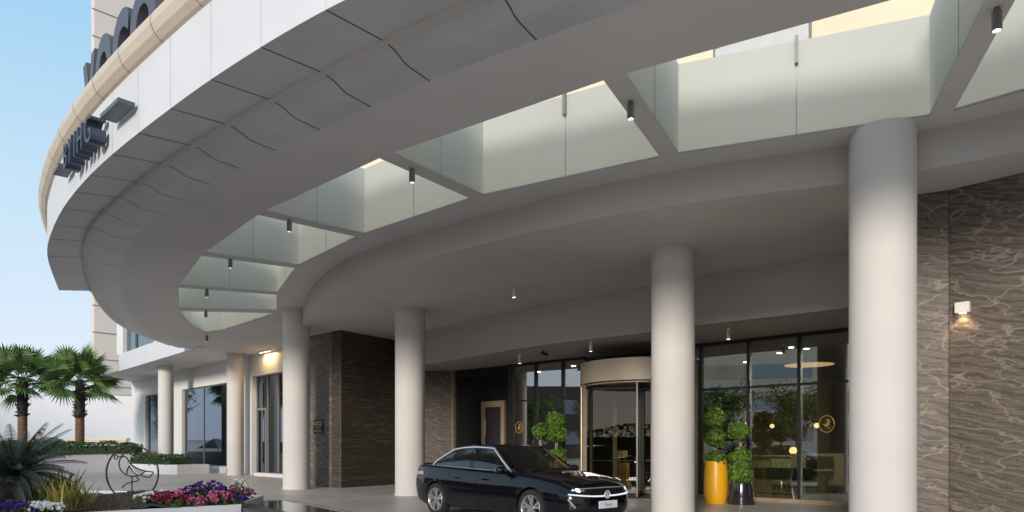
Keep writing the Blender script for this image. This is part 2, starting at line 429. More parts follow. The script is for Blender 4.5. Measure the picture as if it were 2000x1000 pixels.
def catmull(pts, n=10):
    P = [Vector(p) for p in pts]; out = []
    for i in range(len(P) - 1):
        a = P[i - 1] if i else P[0] * 2 - P[1]; b, c = P[i], P[i + 1]; d = P[i + 2] if i + 2 < len(P) else P[-1] * 2 - P[-2]
        for k in range(n):
            t = k / n
            out.append(.5 * ((2 * b) + (c - a) * t + (2 * a - 5 * b + 4 * c - d) * t * t + (3 * b - a - 3 * c + d) * t ** 3))
    out.append(P[-1]); return out
def smooth_pts(pts, it=2):
    P = [Vector(p) for p in pts]
    for _ in range(it):
        P = [P[0]] + [(P[i - 1] + P[i] * 2 + P[i + 1]) / 4 for i in range(1, len(P) - 1)] + [P[-1]]
    return P
def resample(pts, n):
    P = [Vector(p) for p in pts]; d = [0]
    for i in range(1, len(P)): d.append(d[-1] + (P[i] - P[i - 1]).length)
    out = []; j = 0
    for k in range(n):
        t = d[-1] * k / (n - 1)
        while j < len(P) - 2 and d[j + 1] < t: j += 1
        f = (t - d[j]) / max(1e-9, d[j + 1] - d[j]); out.append(P[j].lerp(P[j + 1], min(1, f)))
    return out
def lift(pts, z): return [(p[0], p[1], z) for p in pts]

# ------------------------------------------------------------------ plan of the canopy (measured, metres, right to left)
Rpix = [(1160, 37), (980, 103), (840, 155), (720, 210), (620, 255), (530, 297), (420, 355), (330, 412), (252, 475), (233, 545), (250, 610), (290, 650), (366, 680)]
Rc = [(9.6, 2.2), (7.2, 3.75), (4.9, 5.2), (2.8, 6.5)] + [U(a, b, S0) for a, b in Rpix]
Rs = resample(catmull(smooth_pts(resample(catmull(Rc), 40), 1), 4), 120)
# wing outer edge (its underside sits higher than the ring)
ZW = S0 + .035
Opix = [(665, 0), (635, 18), (500, 97), (410, 155), (335, 210), (272, 258), (220, 300), (170, 347), (122, 407), (98, 460), (92, 502), (115, 567)]
Oc = [(8.2, 1.0), (6.0, 2.5), (3.8, 3.95), (1.8, 5.25), (0, 6.35)] + [U(a, b, ZW) for a, b in Opix]
Os = resample(catmull(smooth_pts(resample(catmull(Oc), 34), 1), 4), 100)
def nearest(poly, p):
    best = None
    for i in range(len(poly) - 1):
        a, b = poly[i], poly[i + 1]; ab = b - a
        t = max(0, min(1, (p - a).dot(ab) / ab.length_squared)); q = a + ab * t
        d = (q - p).length
        if best is None or d < best[0]: best = (d, q, i)
    return best
K = [(9.3, 3.9), (7.35, 5.3), (5.05, 6.8)] + [U(a, b, S0) for a, b in [(1199, 150), (752, 304), (508, 416), (395, 497), (349, 560), (350, 605)]]
N = [(10.6, 5.6), (8.6, 7.6)] + [U(1839, 224, S0)] + [U(a, b, S0) for a, b in [(1307, 304), (931, 385), (704, 460), (579, 521), (540, 574), (540, 608)]]
K = [Vector(k) for k in K]; N = [Vector(k) for k in N]
Gpix = [(1652, 360), (1512, 374), (1386, 391), (1218, 416), (1050, 451), (800, 513), (726, 535), (655, 563), (606, 603)]
Gc = [(10.8, 6.6), (9.0, 8.2), (7.35, 9.65), (6.2, 10.4)] + [U(a, b, S1) for a, b in Gpix] + [(-7.45, 24.2), (-8.35, 26.6)]
Gs = resample(catmull(smooth_pts(resample(catmull(Gc), 40), 1), 3), 90)
# left wing
LW = [(-13.4, 31.0), (-15.7, 33.4), (-24.9, 43.2), (-30.0, 48.6)]          # upper slab edge
FW0, FW1 = Vector((-12.2, 34.6)), Vector((-28.3, 50.7))                     # its ground floor wall line

canopy = empty('entrance_canopy', 'sweeping curved grey canopy with white edge band and a row of open skylights', 'canopy', (0, 0, 0))

def bays():
    out = []
    for i in range(len(K) - 1):
        kd = (K[i + 1] - K[i]).normalized(); nd = (N[i + 1] - N[i]).normalized()
        hw = .15
        out.append([K[i] + kd * hw, K[i + 1] - kd * hw, N[i + 1] - nd * hw, N[i] + nd * hw])
    kd = Vector((0, 1))
    e = [U(351, 608, S0), U(374, 635, S0), U(400, 650, S0), U(432, 646, S0), U(490, 628, S0), U(538, 611.5, S0)]
    out.append([Vector(p) for p in e])
    return out
BAYS = bays()
facade_left = [(-24.9, 43.2), (-28.6, 47.0), tuple(FW1 + Vector((0, .3))), tuple(FW0 + Vector((.2, .3))), (-9.5, 31.0), (-8.6, 28.6)]
outer = [tuple(p) for p in Rs] + [(-15.7, 33.4)] + facade_left + [tuple(p) for p in reversed(Gs)]
mb = MB(); mb.sheet(outer, S0, [list(map(tuple, b)) for b in BAYS], True)
mb.build('soffit', M['soffit'], canopy, smooth=False)

# stepped wing outside the ring: profile by distance from the ring edge
OsN = [Vector(p) for p in Os]
tip_i = len(Os) - 1
ZI = S0 + .115
prof = [(0, S0), (.16, S0 + .002), (.36, S0 + .006), (.44, S0 + .014), (.50, S0 + .030), (.55, S0 + .053), (.60, S0 + .073), (.65, S0 + .092), (.71, S0 + .106), (.78, ZI - .002), (.86, ZI)]
# normals of ring
def normals(P):
    out = []
    for i in range(len(P)):
        t = (P[min(i + 1, len(P) - 1)] - P[max(i - 1, 0)]).normalized(); out.append(Vector((-t.y, t.x)))
    return out
nR = normals(Rs)
if nR[60].dot(OsN[50] - Rs[60]) < 0: nR = [-n for n in nR]
def offs(i, w): return Rs[i] + nR[i] * w
apron = MB()
for (w0, z0), (w1, z1) in zip(prof[:-1], prof[1:]):
    apron.strip([(*offs(i, w0), z0) for i in range(len(Rs))], [(*offs(i, w1), z1) for i in range(len(Rs))])
# outer face of the ring beyond the wing's end, rising to the roof
apron.build('soffit_apron', M['wing'], canopy, ang=60)
Rw = [offs(i, .86) for i in range(len(Rs))]
# wing underside between apron edge and fascia foot
tipR = nearest(Rw, Vector(U(186, 569, ZI)))
iend = tipR[2]
Rin = resample(Rw[:iend + 1] + [tipR[1]], 100)
w_ = MB(); w_.strip([(*Rin[i], ZI) for i in range(100)], [(*Os[i], ZW) for i in range(100)])
w_.build('wing_soffit', M['wing'], canopy)
ring_face = MB()
tail = [tipR[1]] + Rw[iend + 1:]
ring_face.strip(lift(tail, ZI), lift(tail, ROOF)); ring_face.build('ring_face', M['fascia'], canopy)
cap = MB(); a, b = Rin[-1], Os[-1]
cap.add([(*a, ZI), (*b, ZW), (*b, ROOF), (*a, ROOF)], [(0, 1, 2, 3)]); cap.build('wing_end', M['fascia'], canopy)
FT = ZW + 1.03
fa = MB(); fa.strip(lift(Os, ZW), lift(Os, FT)); 
nO = normals(Os)
if nO[50].dot(Vector((0, 0)) - Os[50]) < 0: nO = [-n for n in nO]
fa.build('fascia', M['fascia'], canopy)
pp = [(0, 0), (.05, .02), (.13, .09), (.18, .2), (.185, .28), (.15, .37), (.07, .43), (-.05, .46), (-.3, .46), (-.3, .18)]
pa = MB()
for (w0, z0), (w1, z1) in zip(pp[:-1], pp[1:]):
    pa.strip([(*(Os[i] + nO[i] * w0), FT + z0) for i in range(100)], [(*(Os[i] + nO[i] * w1), FT + z1) for i in range(100)])
e0 = []
for (w0, z0) in pp: e0.append((*(Os[-1] + nO[-1] * w0), FT + z0))
pa.add(e0, [tuple(range(len(e0)))])
pa.build('parapet', M['parapet'], canopy, ang=50)
# roof slab with the same openings
roofp = [tuple(p) for p in Rs] + [(-15.7, 33.4)] + facade_left[3:] + [tuple(p) for p in reversed(Gs)]
rf = MB(); rf.sheet(roofp, S0 + .035, [list(map(tuple, b)) for b in BAYS], False); rf.strip([(*Rin[i], FT + .1) for i in range(100)], [(*(Os[i] - nO[i] * .29), FT + .1) for i in range(100)]); rf.strip([(*Rin[i], S0 + .03) for i in range(100)], [(*Rin[i], FT + .1) for i in range(100)]); rf.build('roof', M['tower'], canopy, smooth=False)
cl = MB(); cl.add([(*Os[0], ZW), (*Rs[0], S0), (*Gs[0], S0), (*Gs[0], ROOF), (*Os[0], FT)], [(0, 1, 2, 3, 4)]); cl.build('canopy_end', M['fascia'], canopy)
# joints of the wing panels: thin dark strips following the stepped profile
outJ = [(635, 18), (510, 92), (412, 155), (333, 212), (270, 260), (220, 301), (177, 341), (147, 375), (122, 407), (106, 440), (97, 467), (92, 500), (98, 532)]
def joint_at(q):
    d, p, i = nearest(Rs, q)
    n = nR[i]; t = Vector((-n.y, n.x)); hw = .0085
    # param of nearest outer edge along the normal
    pts = [(p + n * w, z) for w, z in prof] + [(q, ZW)]
    A = [(*(x - t * hw), z - .004) for x, z in pts]; B = [(*(x + t * hw), z - .004) for x, z in pts]
    return A, B
qs = [nearest(Os, Vector(U(a, b, ZW)))[1] for a, b in outJ]
step = (qs[0] - qs[1]).length
i0 = nearest(Os, qs[0])[2]
d = 0
for k in range(i0, 0, -1):
    d += (Os[k] - Os[k - 1]).length
    if d >= 1.42: qs.append(Os[k - 1]); d = 0
for q in qs:
    A, B = joint_at(q); MB().strip(A, B).build('panel_joint', M['joint'], canopy, smooth=False)
seam = mat('fascia_seam', (.50, .50, .52), .6)
for q in qs:
    i = nearest(Os, q)[2]; n = nO[i]; t = Vector((-n.y, n.x)) * .004
    o = Os[i].lerp(Os[min(i + 1, 99)], .5) if False else q
    MB().strip([(*(o - t + n * .003), ZW), (*(o - t + n * .003), FT)], [(*(o + t + n * .003), ZW), (*(o + t + n * .003), FT)]).build('fascia_seam', seam, canopy, smooth=False)
acc = 0; last = Os[0]
for i in range(1, 100):
    acc += (Os[i] - Os[i - 1]).length
    if acc > .98:
        acc = 0; n = nO[i]; t = Vector((-n.y, n.x)) * .007
        A = [(*(Os[i] - t + n * (w + .003)), FT + z) for w, z in pp[:8]]; B = [(*(Os[i] + t + n * (w + .003)), FT + z) for w, z in pp[:8]]
        MB().strip(A, B).build('parapet_joint', M['joint'], canopy, smooth=False)

# skylight wells: frosted panes round every opening, clamps at their tops
for bi, b in enumerate(BAYS):
    cx = sum((Vector(p) for p in b), Vector((0, 0))) / len(b)
    for i in range(len(b)):
        p, q = Vector(b[i]), Vector(b[(i + 1) % len(b)])
        dd = (q - p).normalized(); n = Vector((-dd.y, dd.x))
        if n.dot(cx - p) > 0: n = -n
        top = ROOF - .02
        m = MB()
        vs = [(*p, S0 - .0), (*q, S0 - .0), (*q, top), (*p, top)]
        m.add(vs, [(0, 1, 2, 3)])
        o = m.build('skylight_pane', M['frost'], canopy, smooth=False)
        L_ = (q - p).length
        if L_ > 1.6 and bi < 7:
            fm = MB(); mid = p.lerp(q, .5) - n * .05
            fm.box((*mid, top - .17), (.05, .09, .42), math.atan2(dd.y, dd.x))
            fm.build('glass_clamp', M['grey_metal'], canopy)
            # thin joints of the pane
            jj = MB(); mid2 = p.lerp(q, .5) - n * .004
            jj.box((*mid2, (S0 + top) / 2), (.012, .006, top - S0 - .02), math.atan2(dd.y, dd.x))
            jj.build('pane_joint', mat('glass_seam', (.36, .38, .35), .4) if bi == 0 and i == 0 else bpy.data.materials.get('glass_seam'), canopy)

# ------------------------------------------------------------------ spotlights
def spot_proto():
    r = empty('downlight', None, 'downlight', (0, 0, 0), 0, 'cylinder spotlights under the canopy')
    m = MB(); m.lathe([(.035, 0), (.032, -.05), (.052, -.05), (.052, -.25), (.046, -.255), (.042, -.216)], seg=20, caps=False)
    m.build('housing', mat('spot_housing', (.15, .145, .14), .4), r)
    l = MB(); l.lathe([(.001, -.216), (.046, -.216)], seg=20, caps=False); l.build('lens', M['lens'], r)
    return r
proto = spot_proto()
spots = []
lights_px = [(1947, 35), (1232, 200), (805, 328), (565, 430), (450, 505), (404, 564), (402, 606), (407, 640)]
lab = ['dark cylinder spotlight on the widest skylight beam, above the nearest column and brown wall',
       'dark cylinder spotlight on the second skylight beam from the brown wall end',
       'dark cylinder spotlight on the third skylight beam from the brown wall end',
       'dark cylinder spotlight on the fourth skylight beam from the brown wall end',
       'dark cylinder spotlight on the fifth skylight beam, fourth from the far pointed end',
       'dark cylinder spotlight on the sixth skylight beam, third from the far pointed end',
       'small dark cylinder spotlight on the last narrow skylight beam',
       'smallest spotlight, on the soffit at the far pointed end of the skylights']
for i, (px, py) in enumerate(lights_px):
    o = proto if i == 0 else copy_tree(proto)
    if i < 7:
        a, b = K[2 + i], N[2 + i]
        # where this beam passes the measured column
        r = (px - 1000) / F
        t = (a.x - r * a.y) / ((a.x - r * a.y) - (b.x - r * b.y)) if abs((a.x - r * a.y) - (b.x - r * b.y)) > 1e-6 else .4
        p = a.lerp(b, max(.12, min(.9, t)))
    else: p = Vector(U(405, 636, S0)); p = Vector(U(404, 655, S0))
    o.location = (p.x, p.y, S0 - .002); tag(o, lab[i])
for (px, py, z, l) in [(1004, 562, S1, 'white cylinder spotlight on the plain inner ceiling between two columns'),
                       (1423, 643, S2, 'white cylinder spotlight under the low entrance soffit above the yellow pot'),
                       (1154, 669, S2, 'white cylinder spotlight under the entrance soffit above the revolving door'),
                       (1015, 695, S2, 'white cylinder spotlight under the entrance soffit above the bronze door')]:
    o = copy_tree(proto); x, y = U(px, py, z); o.location = (x, y, z - .002); tag(o, l)
    for ch in [c for c in bpy.data.objects if c.parent == o]:
        if ch.name.startswith('housing'):
            ch.data = ch.data.copy(); ch.data.materials[0] = M['lampwhite']
    o['group'] = 'white spotlights under the inner ceilings'

# ------------------------------------------------------------------ columns
def column(px, y, top, label, r=.46, foot=True):
    x = (px - 1000) / F * y
    o = empty('column', label, 'column', (x, y, 0), 0, 'round white columns of the entrance')
    m = MB(); m.lathe([(r + .012, 0), (r + .012, .09), (r, .10), (r, top)], seg=64, caps=False); m.build('shaft', M['column'], o)
    return o
column(1723, 10.42, S0 + .001, 'white round column nearest the camera, beside the brown marble wall')
column(1314.5, 14.75, S1 + .001, 'white round column standing right of the revolving door, behind the car bonnet')
column(801, 21.1, S1 + .001, 'white round column behind the rear of the black car')
column(579, 24.1, S0 + .001, 'white round column in front of the marble block with the black plate')
column(460, 35.6, S0 + .001, 'cream round column between the wide window and the lamp-lit portal', .42)
column(324, 40.6, S0 + .001, 'white round column behind the small planter at the far wing', .42)

# ------------------------------------------------------------------ hotel main block: inner ceiling, bulkhead, glass front, lobby
hotel = empty('hotel_building', 'hotel entrance block with low soffit and curved inner ceiling behind the columns', 'building')
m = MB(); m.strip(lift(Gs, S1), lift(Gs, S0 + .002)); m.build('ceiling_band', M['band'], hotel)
BK = [(11.5, 11.0), U(1652, 493, S1), U(1361, 541, S1), U(1268, 559, S1), U(1050, 596, S1), U(940, 622, S1), U(832, 648, S1), (-4.2, 25.9)]
BK = [Vector(p) for p in BK]; BKs = resample(catmull(BK), 60)
def GL(px):                                         # glass plane point seen at photo column px
    r = (px - 1000) / F; y = 25.03 / (1 + .914 * r); return Vector((r * y, y))
gdir = Vector((.738, -.6745)); gn = Vector((-.6745, -.738))
GA, GB = GL(890), GL(1640) + gdir * 2.6
inner_poly = [tuple(p) for p in Gs] + [(-6.3, 28.6), (-3.6, 28.8)] + [tuple(p + Vector((.1, .1))) for p in reversed(BKs)] + [(12.5, 8.2)]
m = MB(); m.sheet(inner_poly, S1, (), True); m.build('inner_ceiling', M['ceiling'], hotel, smooth=False)
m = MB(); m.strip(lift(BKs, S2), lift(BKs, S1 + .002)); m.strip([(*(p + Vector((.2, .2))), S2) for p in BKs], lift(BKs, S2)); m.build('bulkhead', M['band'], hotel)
ent_poly = [tuple(p + Vector((.19, .19))) for p in BKs] + [(-4.2, 28.6), tuple(GA - gn * .6 - gdir * .5), tuple(GB - gn * .6), (12.5, 11.5)]
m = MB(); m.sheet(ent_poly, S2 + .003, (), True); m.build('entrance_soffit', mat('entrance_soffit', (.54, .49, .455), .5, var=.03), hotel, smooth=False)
# upper volume of the tower above the entrance
TF0, TF1 = Vector((-13.0, 36.6)), Vector((16.0, 10.1))
tw = empty('hotel_tower', 'tall cream hotel tower rising above the canopy skylights', 'building')
m = MB(); m.wallbox(TF0 - gn * 1.2, TF1 - gn * 1.2, ROOF + .01, 42, 8, 1); m.build('wall', M['cream'], tw, smooth=False)
td = (TF1 - TF0).normalized()
for k in range(5):
    for fl in range(7):
        a = TF0 - gn * 1.2 + td * (3.2 + k * 7.2); zz = 11 + fl * 4.4
        m = MB(); m.wallbox(a + gn * .012, a + td * 2.9 + gn * .012, zz, zz + 2.6, .1, 1); wf = m.build('window', M['grey_metal'], tw, smooth=False)
        m = MB(); m.wallbox(a + td * .08 + gn * .03, a + td * 2.82 + gn * .03, zz + .08, zz + 2.52, .02, 1); m.build('pane', M['blind'], wf, smooth=False)

m = MB(); m.wallbox((-4.2, 25.92), (-4.46, 27.5), S2, S1 - .002, .15, 1); m.wallbox((-4.6, 27.02), (-3.2, 28.9), S2, S1 - .003, .15, 1); m.build('bulkhead_end', M['band'], hotel, smooth=False)
# glass front -------------------------------------------------------
gf = empty('glass_front', 'dark glazed lobby front with black mullions behind the car and pots', 'shopfront', (0, 0, 0))
ZT = 3.15                                           # transom height
def gpane(pxa, pxb, z0, z1, mm, name='pane', off=0.0):
    a, b = (GL(pxa) if not isinstance(pxa, Vector) else pxa), (GL(pxb) if not isinstance(pxb, Vector) else pxb)
    m = MB(); m.wallbox(a + gn * off, b + gn * off, z0, z1, .02, 1); return m.build(name, mm, gf, smooth=False)
def gbar(px, z0, z1, w, d=.10, mm=None, name='mullion'):
    a = GL(px) if not isinstance(px, Vector) else px
    m = MB(); m.box((*(a + gn * .02), (z0 + z1) / 2), (w, d, z1 - z0), math.atan2(gdir.y, gdir.x)); return m.build(name, mm or M['mullion'], gf)
def grail(pxa, pxb, z, h, d=.08, mm=None, name='transom'):
    a, b = (GL(pxa) if not isinstance(pxa, Vector) else pxa), (GL(pxb) if not isinstance(pxb, Vector) else pxb)
    c = (a + b) / 2; L_ = (b - a).length
    m = MB(); m.box((*(c + gn * .016), z), (L_, d, h), math.atan2(gdir.y, gdir.x)); return m.build(name, mm or M['mullion'], gf)
# left opaque bay with the bronze door
gpane(890, 993, .06, S2, M['spandrel'], 'black_panel')
dz = 3.2
dr = MB(); a, b = GL(943), GL(988)
dr.wallbox(a + gn * .05, b + gn * .05, .02, dz, .08, 1)
# frame as four bars round a dark leaf
door = gpane(948, 983, .10, dz - .16, mat('dark_door_leaf', (.03, .026, .03), .25), 'door', .055)
fr = MB()
for pz in (943, 981): 
    c0, c1 = GL(pz), GL(pz + 7); fr.wallbox(c0 + gn * .09, c1 + gn * .09, .02, dz, .09, 1)
fr.wallbox(GL(950) + gn * .088, GL(981) + gn * .088, dz - .22, dz - .002, .085, 1); fr.build('door_frame', M['bronze'], door, smooth=False)
hd = MB(); hd.tube([(*(GL(953) + gn * .14), 1.9), (*(GL(953) + gn * .14), 2.5)], .02); hd.build('handle', M['steel'], door)
gbar(999, .06, S2, .16, .14); 
for px in (1047, 1100): gbar(px, .06, S2, .07)
for a, b in ((1002, 1047), (1047, 1100), (1100, 1143)):
    gpane(a, b, .06, ZT, M['glass']); gpane(a, b, ZT, S2, M['glass'])
grail(1002, 1143, ZT, .05)
gbar(1370, .06, S2, .07); gbar(1463, .06, S2, .09); gbar(1562, .06, S2, .09)
e2 = GB
for a, b in ((1358, 1463), (1463, 1562), (1562, 1668), (1668, e2)):
    gpane(a, b, .06, ZT, M['glass']); gpane(a, b, ZT, S2, M['glass'])
gbar(1668, .06, S2, .09)
grail(1358, e2, ZT, .06); grail(1002, 1143, S2 - .05, .10); grail(1358, e2, S2 - .05, .10, name='head_rail')
grail(1358, e2, .05, .10, .12, M['bronze'], 'sill'); grail(890, 1143, .05, .10, .12, M['bronze'], 'sill')
gbar(1363, .0, 3.9, .10, .16, M['bronze'], 'bronze_post'); gbar(888, .0, S2, .09, .2, mat('olive_bronze', (.33, .28, .16), .4, metal=.3), 'bronze_post')
# bird-in-ring emblems on the glass
def emblem(px, py, hh):
    c = GL(px); z = CH + (HZ - py) / F * c.y
    org = Vector((*(c + gn * .012), z)); u = Vector((*gdir, 0)); w = Vector((0, 0, 1))
    m = MB(); ring = [org + u * (.86 * hh * math.cos(t)) + w * (hh * math.sin(t)) for t in [2 * PI * i / 40 for i in range(40)]]
    m.tube(ring, hh * .075, 6, True)
    def P(x, y): return org + u * (x * hh) + w * (y * hh)
    body = [(-.55, .02), (-.2, -.02), (.0, .1), (.1, .35), (.0, .55), (.18, .62), (.36, .5), (.38, .2), (.34, -.1), (.12, -.32), (-.1, -.3), (-.32, -.14)]
    k = len(body); vs = [P(*p) for p in body] + [P(*p) + Vector((*gn, 0)) * .012 for p in body]
    m.add(vs, [tuple(range(k, 2 * k))] + [(i, (i + 1) % k, k + (i + 1) % k, k + i) for i in range(k)])
    m.tube([P(.12, -.3), P(.1, -.62)], hh * .04, 5); m.tube([P(-.05, -.3), P(-.25, -.5)], hh * .04, 5); m.tube([P(.0, .55), P(-.2, .5)], hh * .04, 5); m.tube([P(.5, -.2), P(.45, -.45), P(.2, -.6)], hh * .05, 5)
    return m.build('emblem', M['gold'], gf)
emblem(1615, 828, .215); emblem(1014, 835, .20)

# lobby interior ----------------------------------------------------
lob = empty('lobby_interior', 'dim brown lobby room seen through the glass front', 'room')
A_, B_ = GA - gdir * .3, GB
dpt = 9.0
quad = [tuple(A_ - gn * .12), tuple(B_ - gn * .12), tuple(B_ - gn * dpt), tuple(A_ - gn * dpt)]
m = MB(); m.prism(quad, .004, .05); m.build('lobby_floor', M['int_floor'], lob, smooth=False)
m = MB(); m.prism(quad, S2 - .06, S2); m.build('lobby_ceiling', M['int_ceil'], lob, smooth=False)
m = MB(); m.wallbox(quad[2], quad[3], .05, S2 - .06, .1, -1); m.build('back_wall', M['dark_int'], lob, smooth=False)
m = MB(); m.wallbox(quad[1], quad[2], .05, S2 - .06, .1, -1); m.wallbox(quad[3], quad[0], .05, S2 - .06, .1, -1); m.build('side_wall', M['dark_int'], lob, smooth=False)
def LP(px, depth):                                  # point depth metres behind the glass along the view column
    r = (px - 1000) / F; off = -gn * depth
    g = GL(1000) + off; k = (g.x * gn.x + g.y * gn.y) / (r * gn.x + gn.y); return Vector((r * k, k))
gz = math.atan2(gdir.y, gdir.x)
m = MB(); 
for px, dp in ((1530, 7.5),):
    c = LP(px, dp); m.box((*c, 2.2), (3.4, .15, 3.2), gz)
m.build('wall_panel', M['tan'], lob)
c = LP(1120, 7.5); m = MB(); m.box((*c, 2.2), (1.3, .2, 4.2), gz); m.build('pale_pier', mat('pale_pier', (.42, .45, .44), .6), lob)
desk = empty('reception_desk', 'low sage and tan counter inside the lobby behind the green bench', 'counter', (*LP(1520, 4.2), .05), gz)
m = MB(); m.bbox((0, 0, .55), (3.6, .6, 1.1), .02); m.build('counter_body', M['tan'], desk)
m = MB(); m.bbox((.3, -.33, .62), (.75, .06, .85), .01); m.build('front_panel', M['sage'], desk)
m = MB(); m.bbox((0, 0, 1.13), (3.7, .7, .05), .01); m.build('counter_top', M['sage'], desk)
bench = empty('lobby_bench', 'dark green upholstered bench with slim pale legs inside the lobby', 'bench', (*LP(1508, 2.6), .05), gz)
m = MB(); m.bbox((0, 0, .62), (2.3, .7, .36), .06); m.build('seat', M['green'], bench)
for sx in (-1.05, 1.05):
    m = MB(); m.tube([(sx, -.28, .5), (sx * 1.03, -.3, 0)], .035); m.build('leg', M['sage'], bench)
cab = empty('display_cabinet', 'tan cabinet with framed dark picture inside the lobby near the oval emblem', 'cabinet', (*LP(1600, 3.6), .05), gz)
m = MB(); m.bbox((0, 0, .75), (1.6, .5, .95), .015); m.build('cabinet_body', M['tan'], cab)
m = MB(); m.bbox((.1, -.27, .85), (.8, .03, .6), .01); m.build('picture', M['dark_int'], cab)
ped = empty('pedestal_table', 'pale green hourglass pedestal table inside the lobby window', 'side table', (*LP(1608, 1.4), .05))
m = MB(); m.lathe([(.19, 0), (.17, .04), (.12, .3), (.14, .62), (.10, .70)], seg=24); m.build('base', M['sage'], ped)
m = MB(); m.lathe([(.08, .695), (.25, .76), (.26, .79), (.24, .80)], seg=24); m.build('table_top', M['sage'], ped)
for px, py, dp, rr, l in [(1549, 880, 4.2, .12, 'largest glowing globe lamp, standing above the reception counter'),
                          (1508, 832, 5.5, .075, 'glowing globe lamp hanging in the middle window bay'),
                          (1595, 831, 5.0, .085, 'glowing globe lamp beside the oval gold emblem'),
                          (1458, 828, 6.5, .06, 'small glowing globe lamp near the topiary ball')]:
    c = LP(px, dp); z = CH + (HZ - py) / F * c.y
    o = empty('globe_lamp', l, 'lamp', (*c, z), 0, 'globe lamps in the lobby')
    m = MB(); m.ball((0, 0, 0), rr, 20, 12); m.build('globe', M['globe'], o)
    st = MB()
    if rr > .1: st.tube([(0, 0, -rr), (0, 0, 1.2 - z)], .012)
    else: st.tube([(0, 0, rr), (0, 0, S2 - .06 - z)], .008)
    st.build('stem', M['bronze'], o)
c = LP(1580, 4.0); zz = CH + (HZ - 690) / F * c.y
pd = empty('disc_pendant', 'wide flat glowing disc pendant lamp near the lobby ceiling', 'lamp', (*c, min(zz, S2 - .4)))
m = MB(); m.lathe([(.05, .06), (.72, .03), (.75, 0)], seg=40, caps=False); m.build('shade', M['tan'], pd)
m = MB(); m.lathe([(.001, .0), (.74, .0)], seg=40, caps=False); m.build('diffuser', emit('disc_lamp', (1, .62, .32), .6), pd)
m = MB(); m.tube([(0, 0, .06), (0, 0, S2 - .06 - pd.location.z)], .012); m.build('rod', M['bronze'], pd)
k = 0
for px, dp in [(1545, 2.0), (1575, 2.6), (1522, 3.0), (1052, 2.0), (1120, 1.4), (1456, 4.5)]:
    c = LP(px, dp); m = MB(); m.lathe([(.001, 0), (.07, 0), (.085, .02)], (*c, S2 - .085), 20, caps=False); m.build('recessed_light', emit('recessed_lens', (1, .85, .62), 6) if k == 0 else bpy.data.materials['recessed_lens'], lob); k += 1
for px, dp, e in ((1545, 2.6, 190), (1600, 2.2, 150), (1480, 3.4, 130)):
    c = LP(px, dp); ld = bpy.data.lights.new('lobby_light', 'SPOT'); ld.energy = e; ld.color = (1, .84, .6); ld.spot_size = R(72); ld.spot_blend = .6; ld.shadow_soft_size = .08
    lo = bpy.data.objects.new('lobby_light', ld); COL.objects.link(lo); lo.location = (*c, S2 - .1)
# easel near the door
c = LP(1215, 1.2); ea = empty('easel', 'wooden easel with small gold board standing inside the revolving door', 'easel', (*c, .05))
m = MB(); m.tube([(-.05, 0, 1.25), (-.35, -.1, 0)], .03); m.build('leg', M['wood'], ea)
m = MB(); m.tube([(.05, 0, 1.25), (.3, -.1, 0)], .03); m.build('leg', M['wood'], ea)
m = MB(); m.bbox((0, -.05, 1.2), (.36, .04, .22), .01); m.build('board', M['gold'], ea)
m = MB(); m.bbox((0, -.04, .5), (.5, .03, .8), .01); m.build('panel', M['wood'], ea)

# ------------------------------------------------------------------ revolving door
cR = GL(1252); RR = 1.84
rv = empty('revolving_door', 'large round revolving door with bronze drum and posts under the entrance soffit', 'revolving door', (*cR, 0), gz)
m = MB(); m.lathe([(RR + .05, 3.42), (RR + .05, 4.06), (RR - .1, 4.06)], seg=72, caps=False); m.lathe([(RR + .05, 3.42), (RR - .08, 3.42), (RR - .08, 3.36)], seg=72, caps=False); m.build('drum', mat('champagne_drum', (.52, .44, .34), .5, metal=.1, var=.05), rv, ang=30)
m = MB(); m.lathe([(.01, 3.40), (RR, 3.40)], seg=72, caps=False); m.build('ceiling', M['dark_int'], rv)
m = MB(); m.lathe([(RR + .10, 0), (RR + .10, .02), (.01, .021)], seg=72, caps=False); m.build('threshold', mat('door_mat', (.10, .09, .08), .8), rv)
def arcp(a): return (RR * math.cos(a), RR * math.sin(a))
for a in (-178, -152, -128, -48, -30, -4, 30, 60, 120, 150):
    x, y = arcp(R(a)); m = MB(); m.box((x, y, 1.71), (.09, .12, 3.40), R(a)); m.build('post', M['bronze'], rv)
for a0, a1 in ((-178, -152), (-152, -128), (-48, -30), (-30, -4), (30, 60), (120, 150)):
    m = MB(); st = [R(a0 + (a1 - a0) * i / 8) for i in range(9)]
    m.strip([(*arcp(t), .05) for t in st], [(*arcp(t), 3.38) for t in st]); m.build('curved_pane', M['glass_door'], rv)
for a in (-62, 28, 118, 208):
    ca, sa = math.cos(R(a)), math.sin(R(a)); m = MB(); r1 = RR - .12
    m.box((ca * r1 / 2, sa * r1 / 2, 1.7), (r1, .015, 3.25), R(a)); wg = m.build('wing', M['glass_door'], rv)
    m = MB()
    for rr in (.06, r1): m.box((ca * rr, sa * rr, 1.7), (.05, .045, 3.3), R(a))
    for zz in (.08, 3.33): m.box((ca * r1 / 2, sa * r1 / 2, zz), (r1 - .06, .042, .09), R(a))
    m.build('wing_frame', M['steel_dark'], wg)
    m = MB(); m.tube([(ca * .15 + sa * .06, sa * .15 - ca * .06, 1.05), (ca * (r1 - .1) + sa * .06, sa * (r1 - .1) - ca * .06, 1.05)], .018); m.build('push_bar', M['steel'], wg)

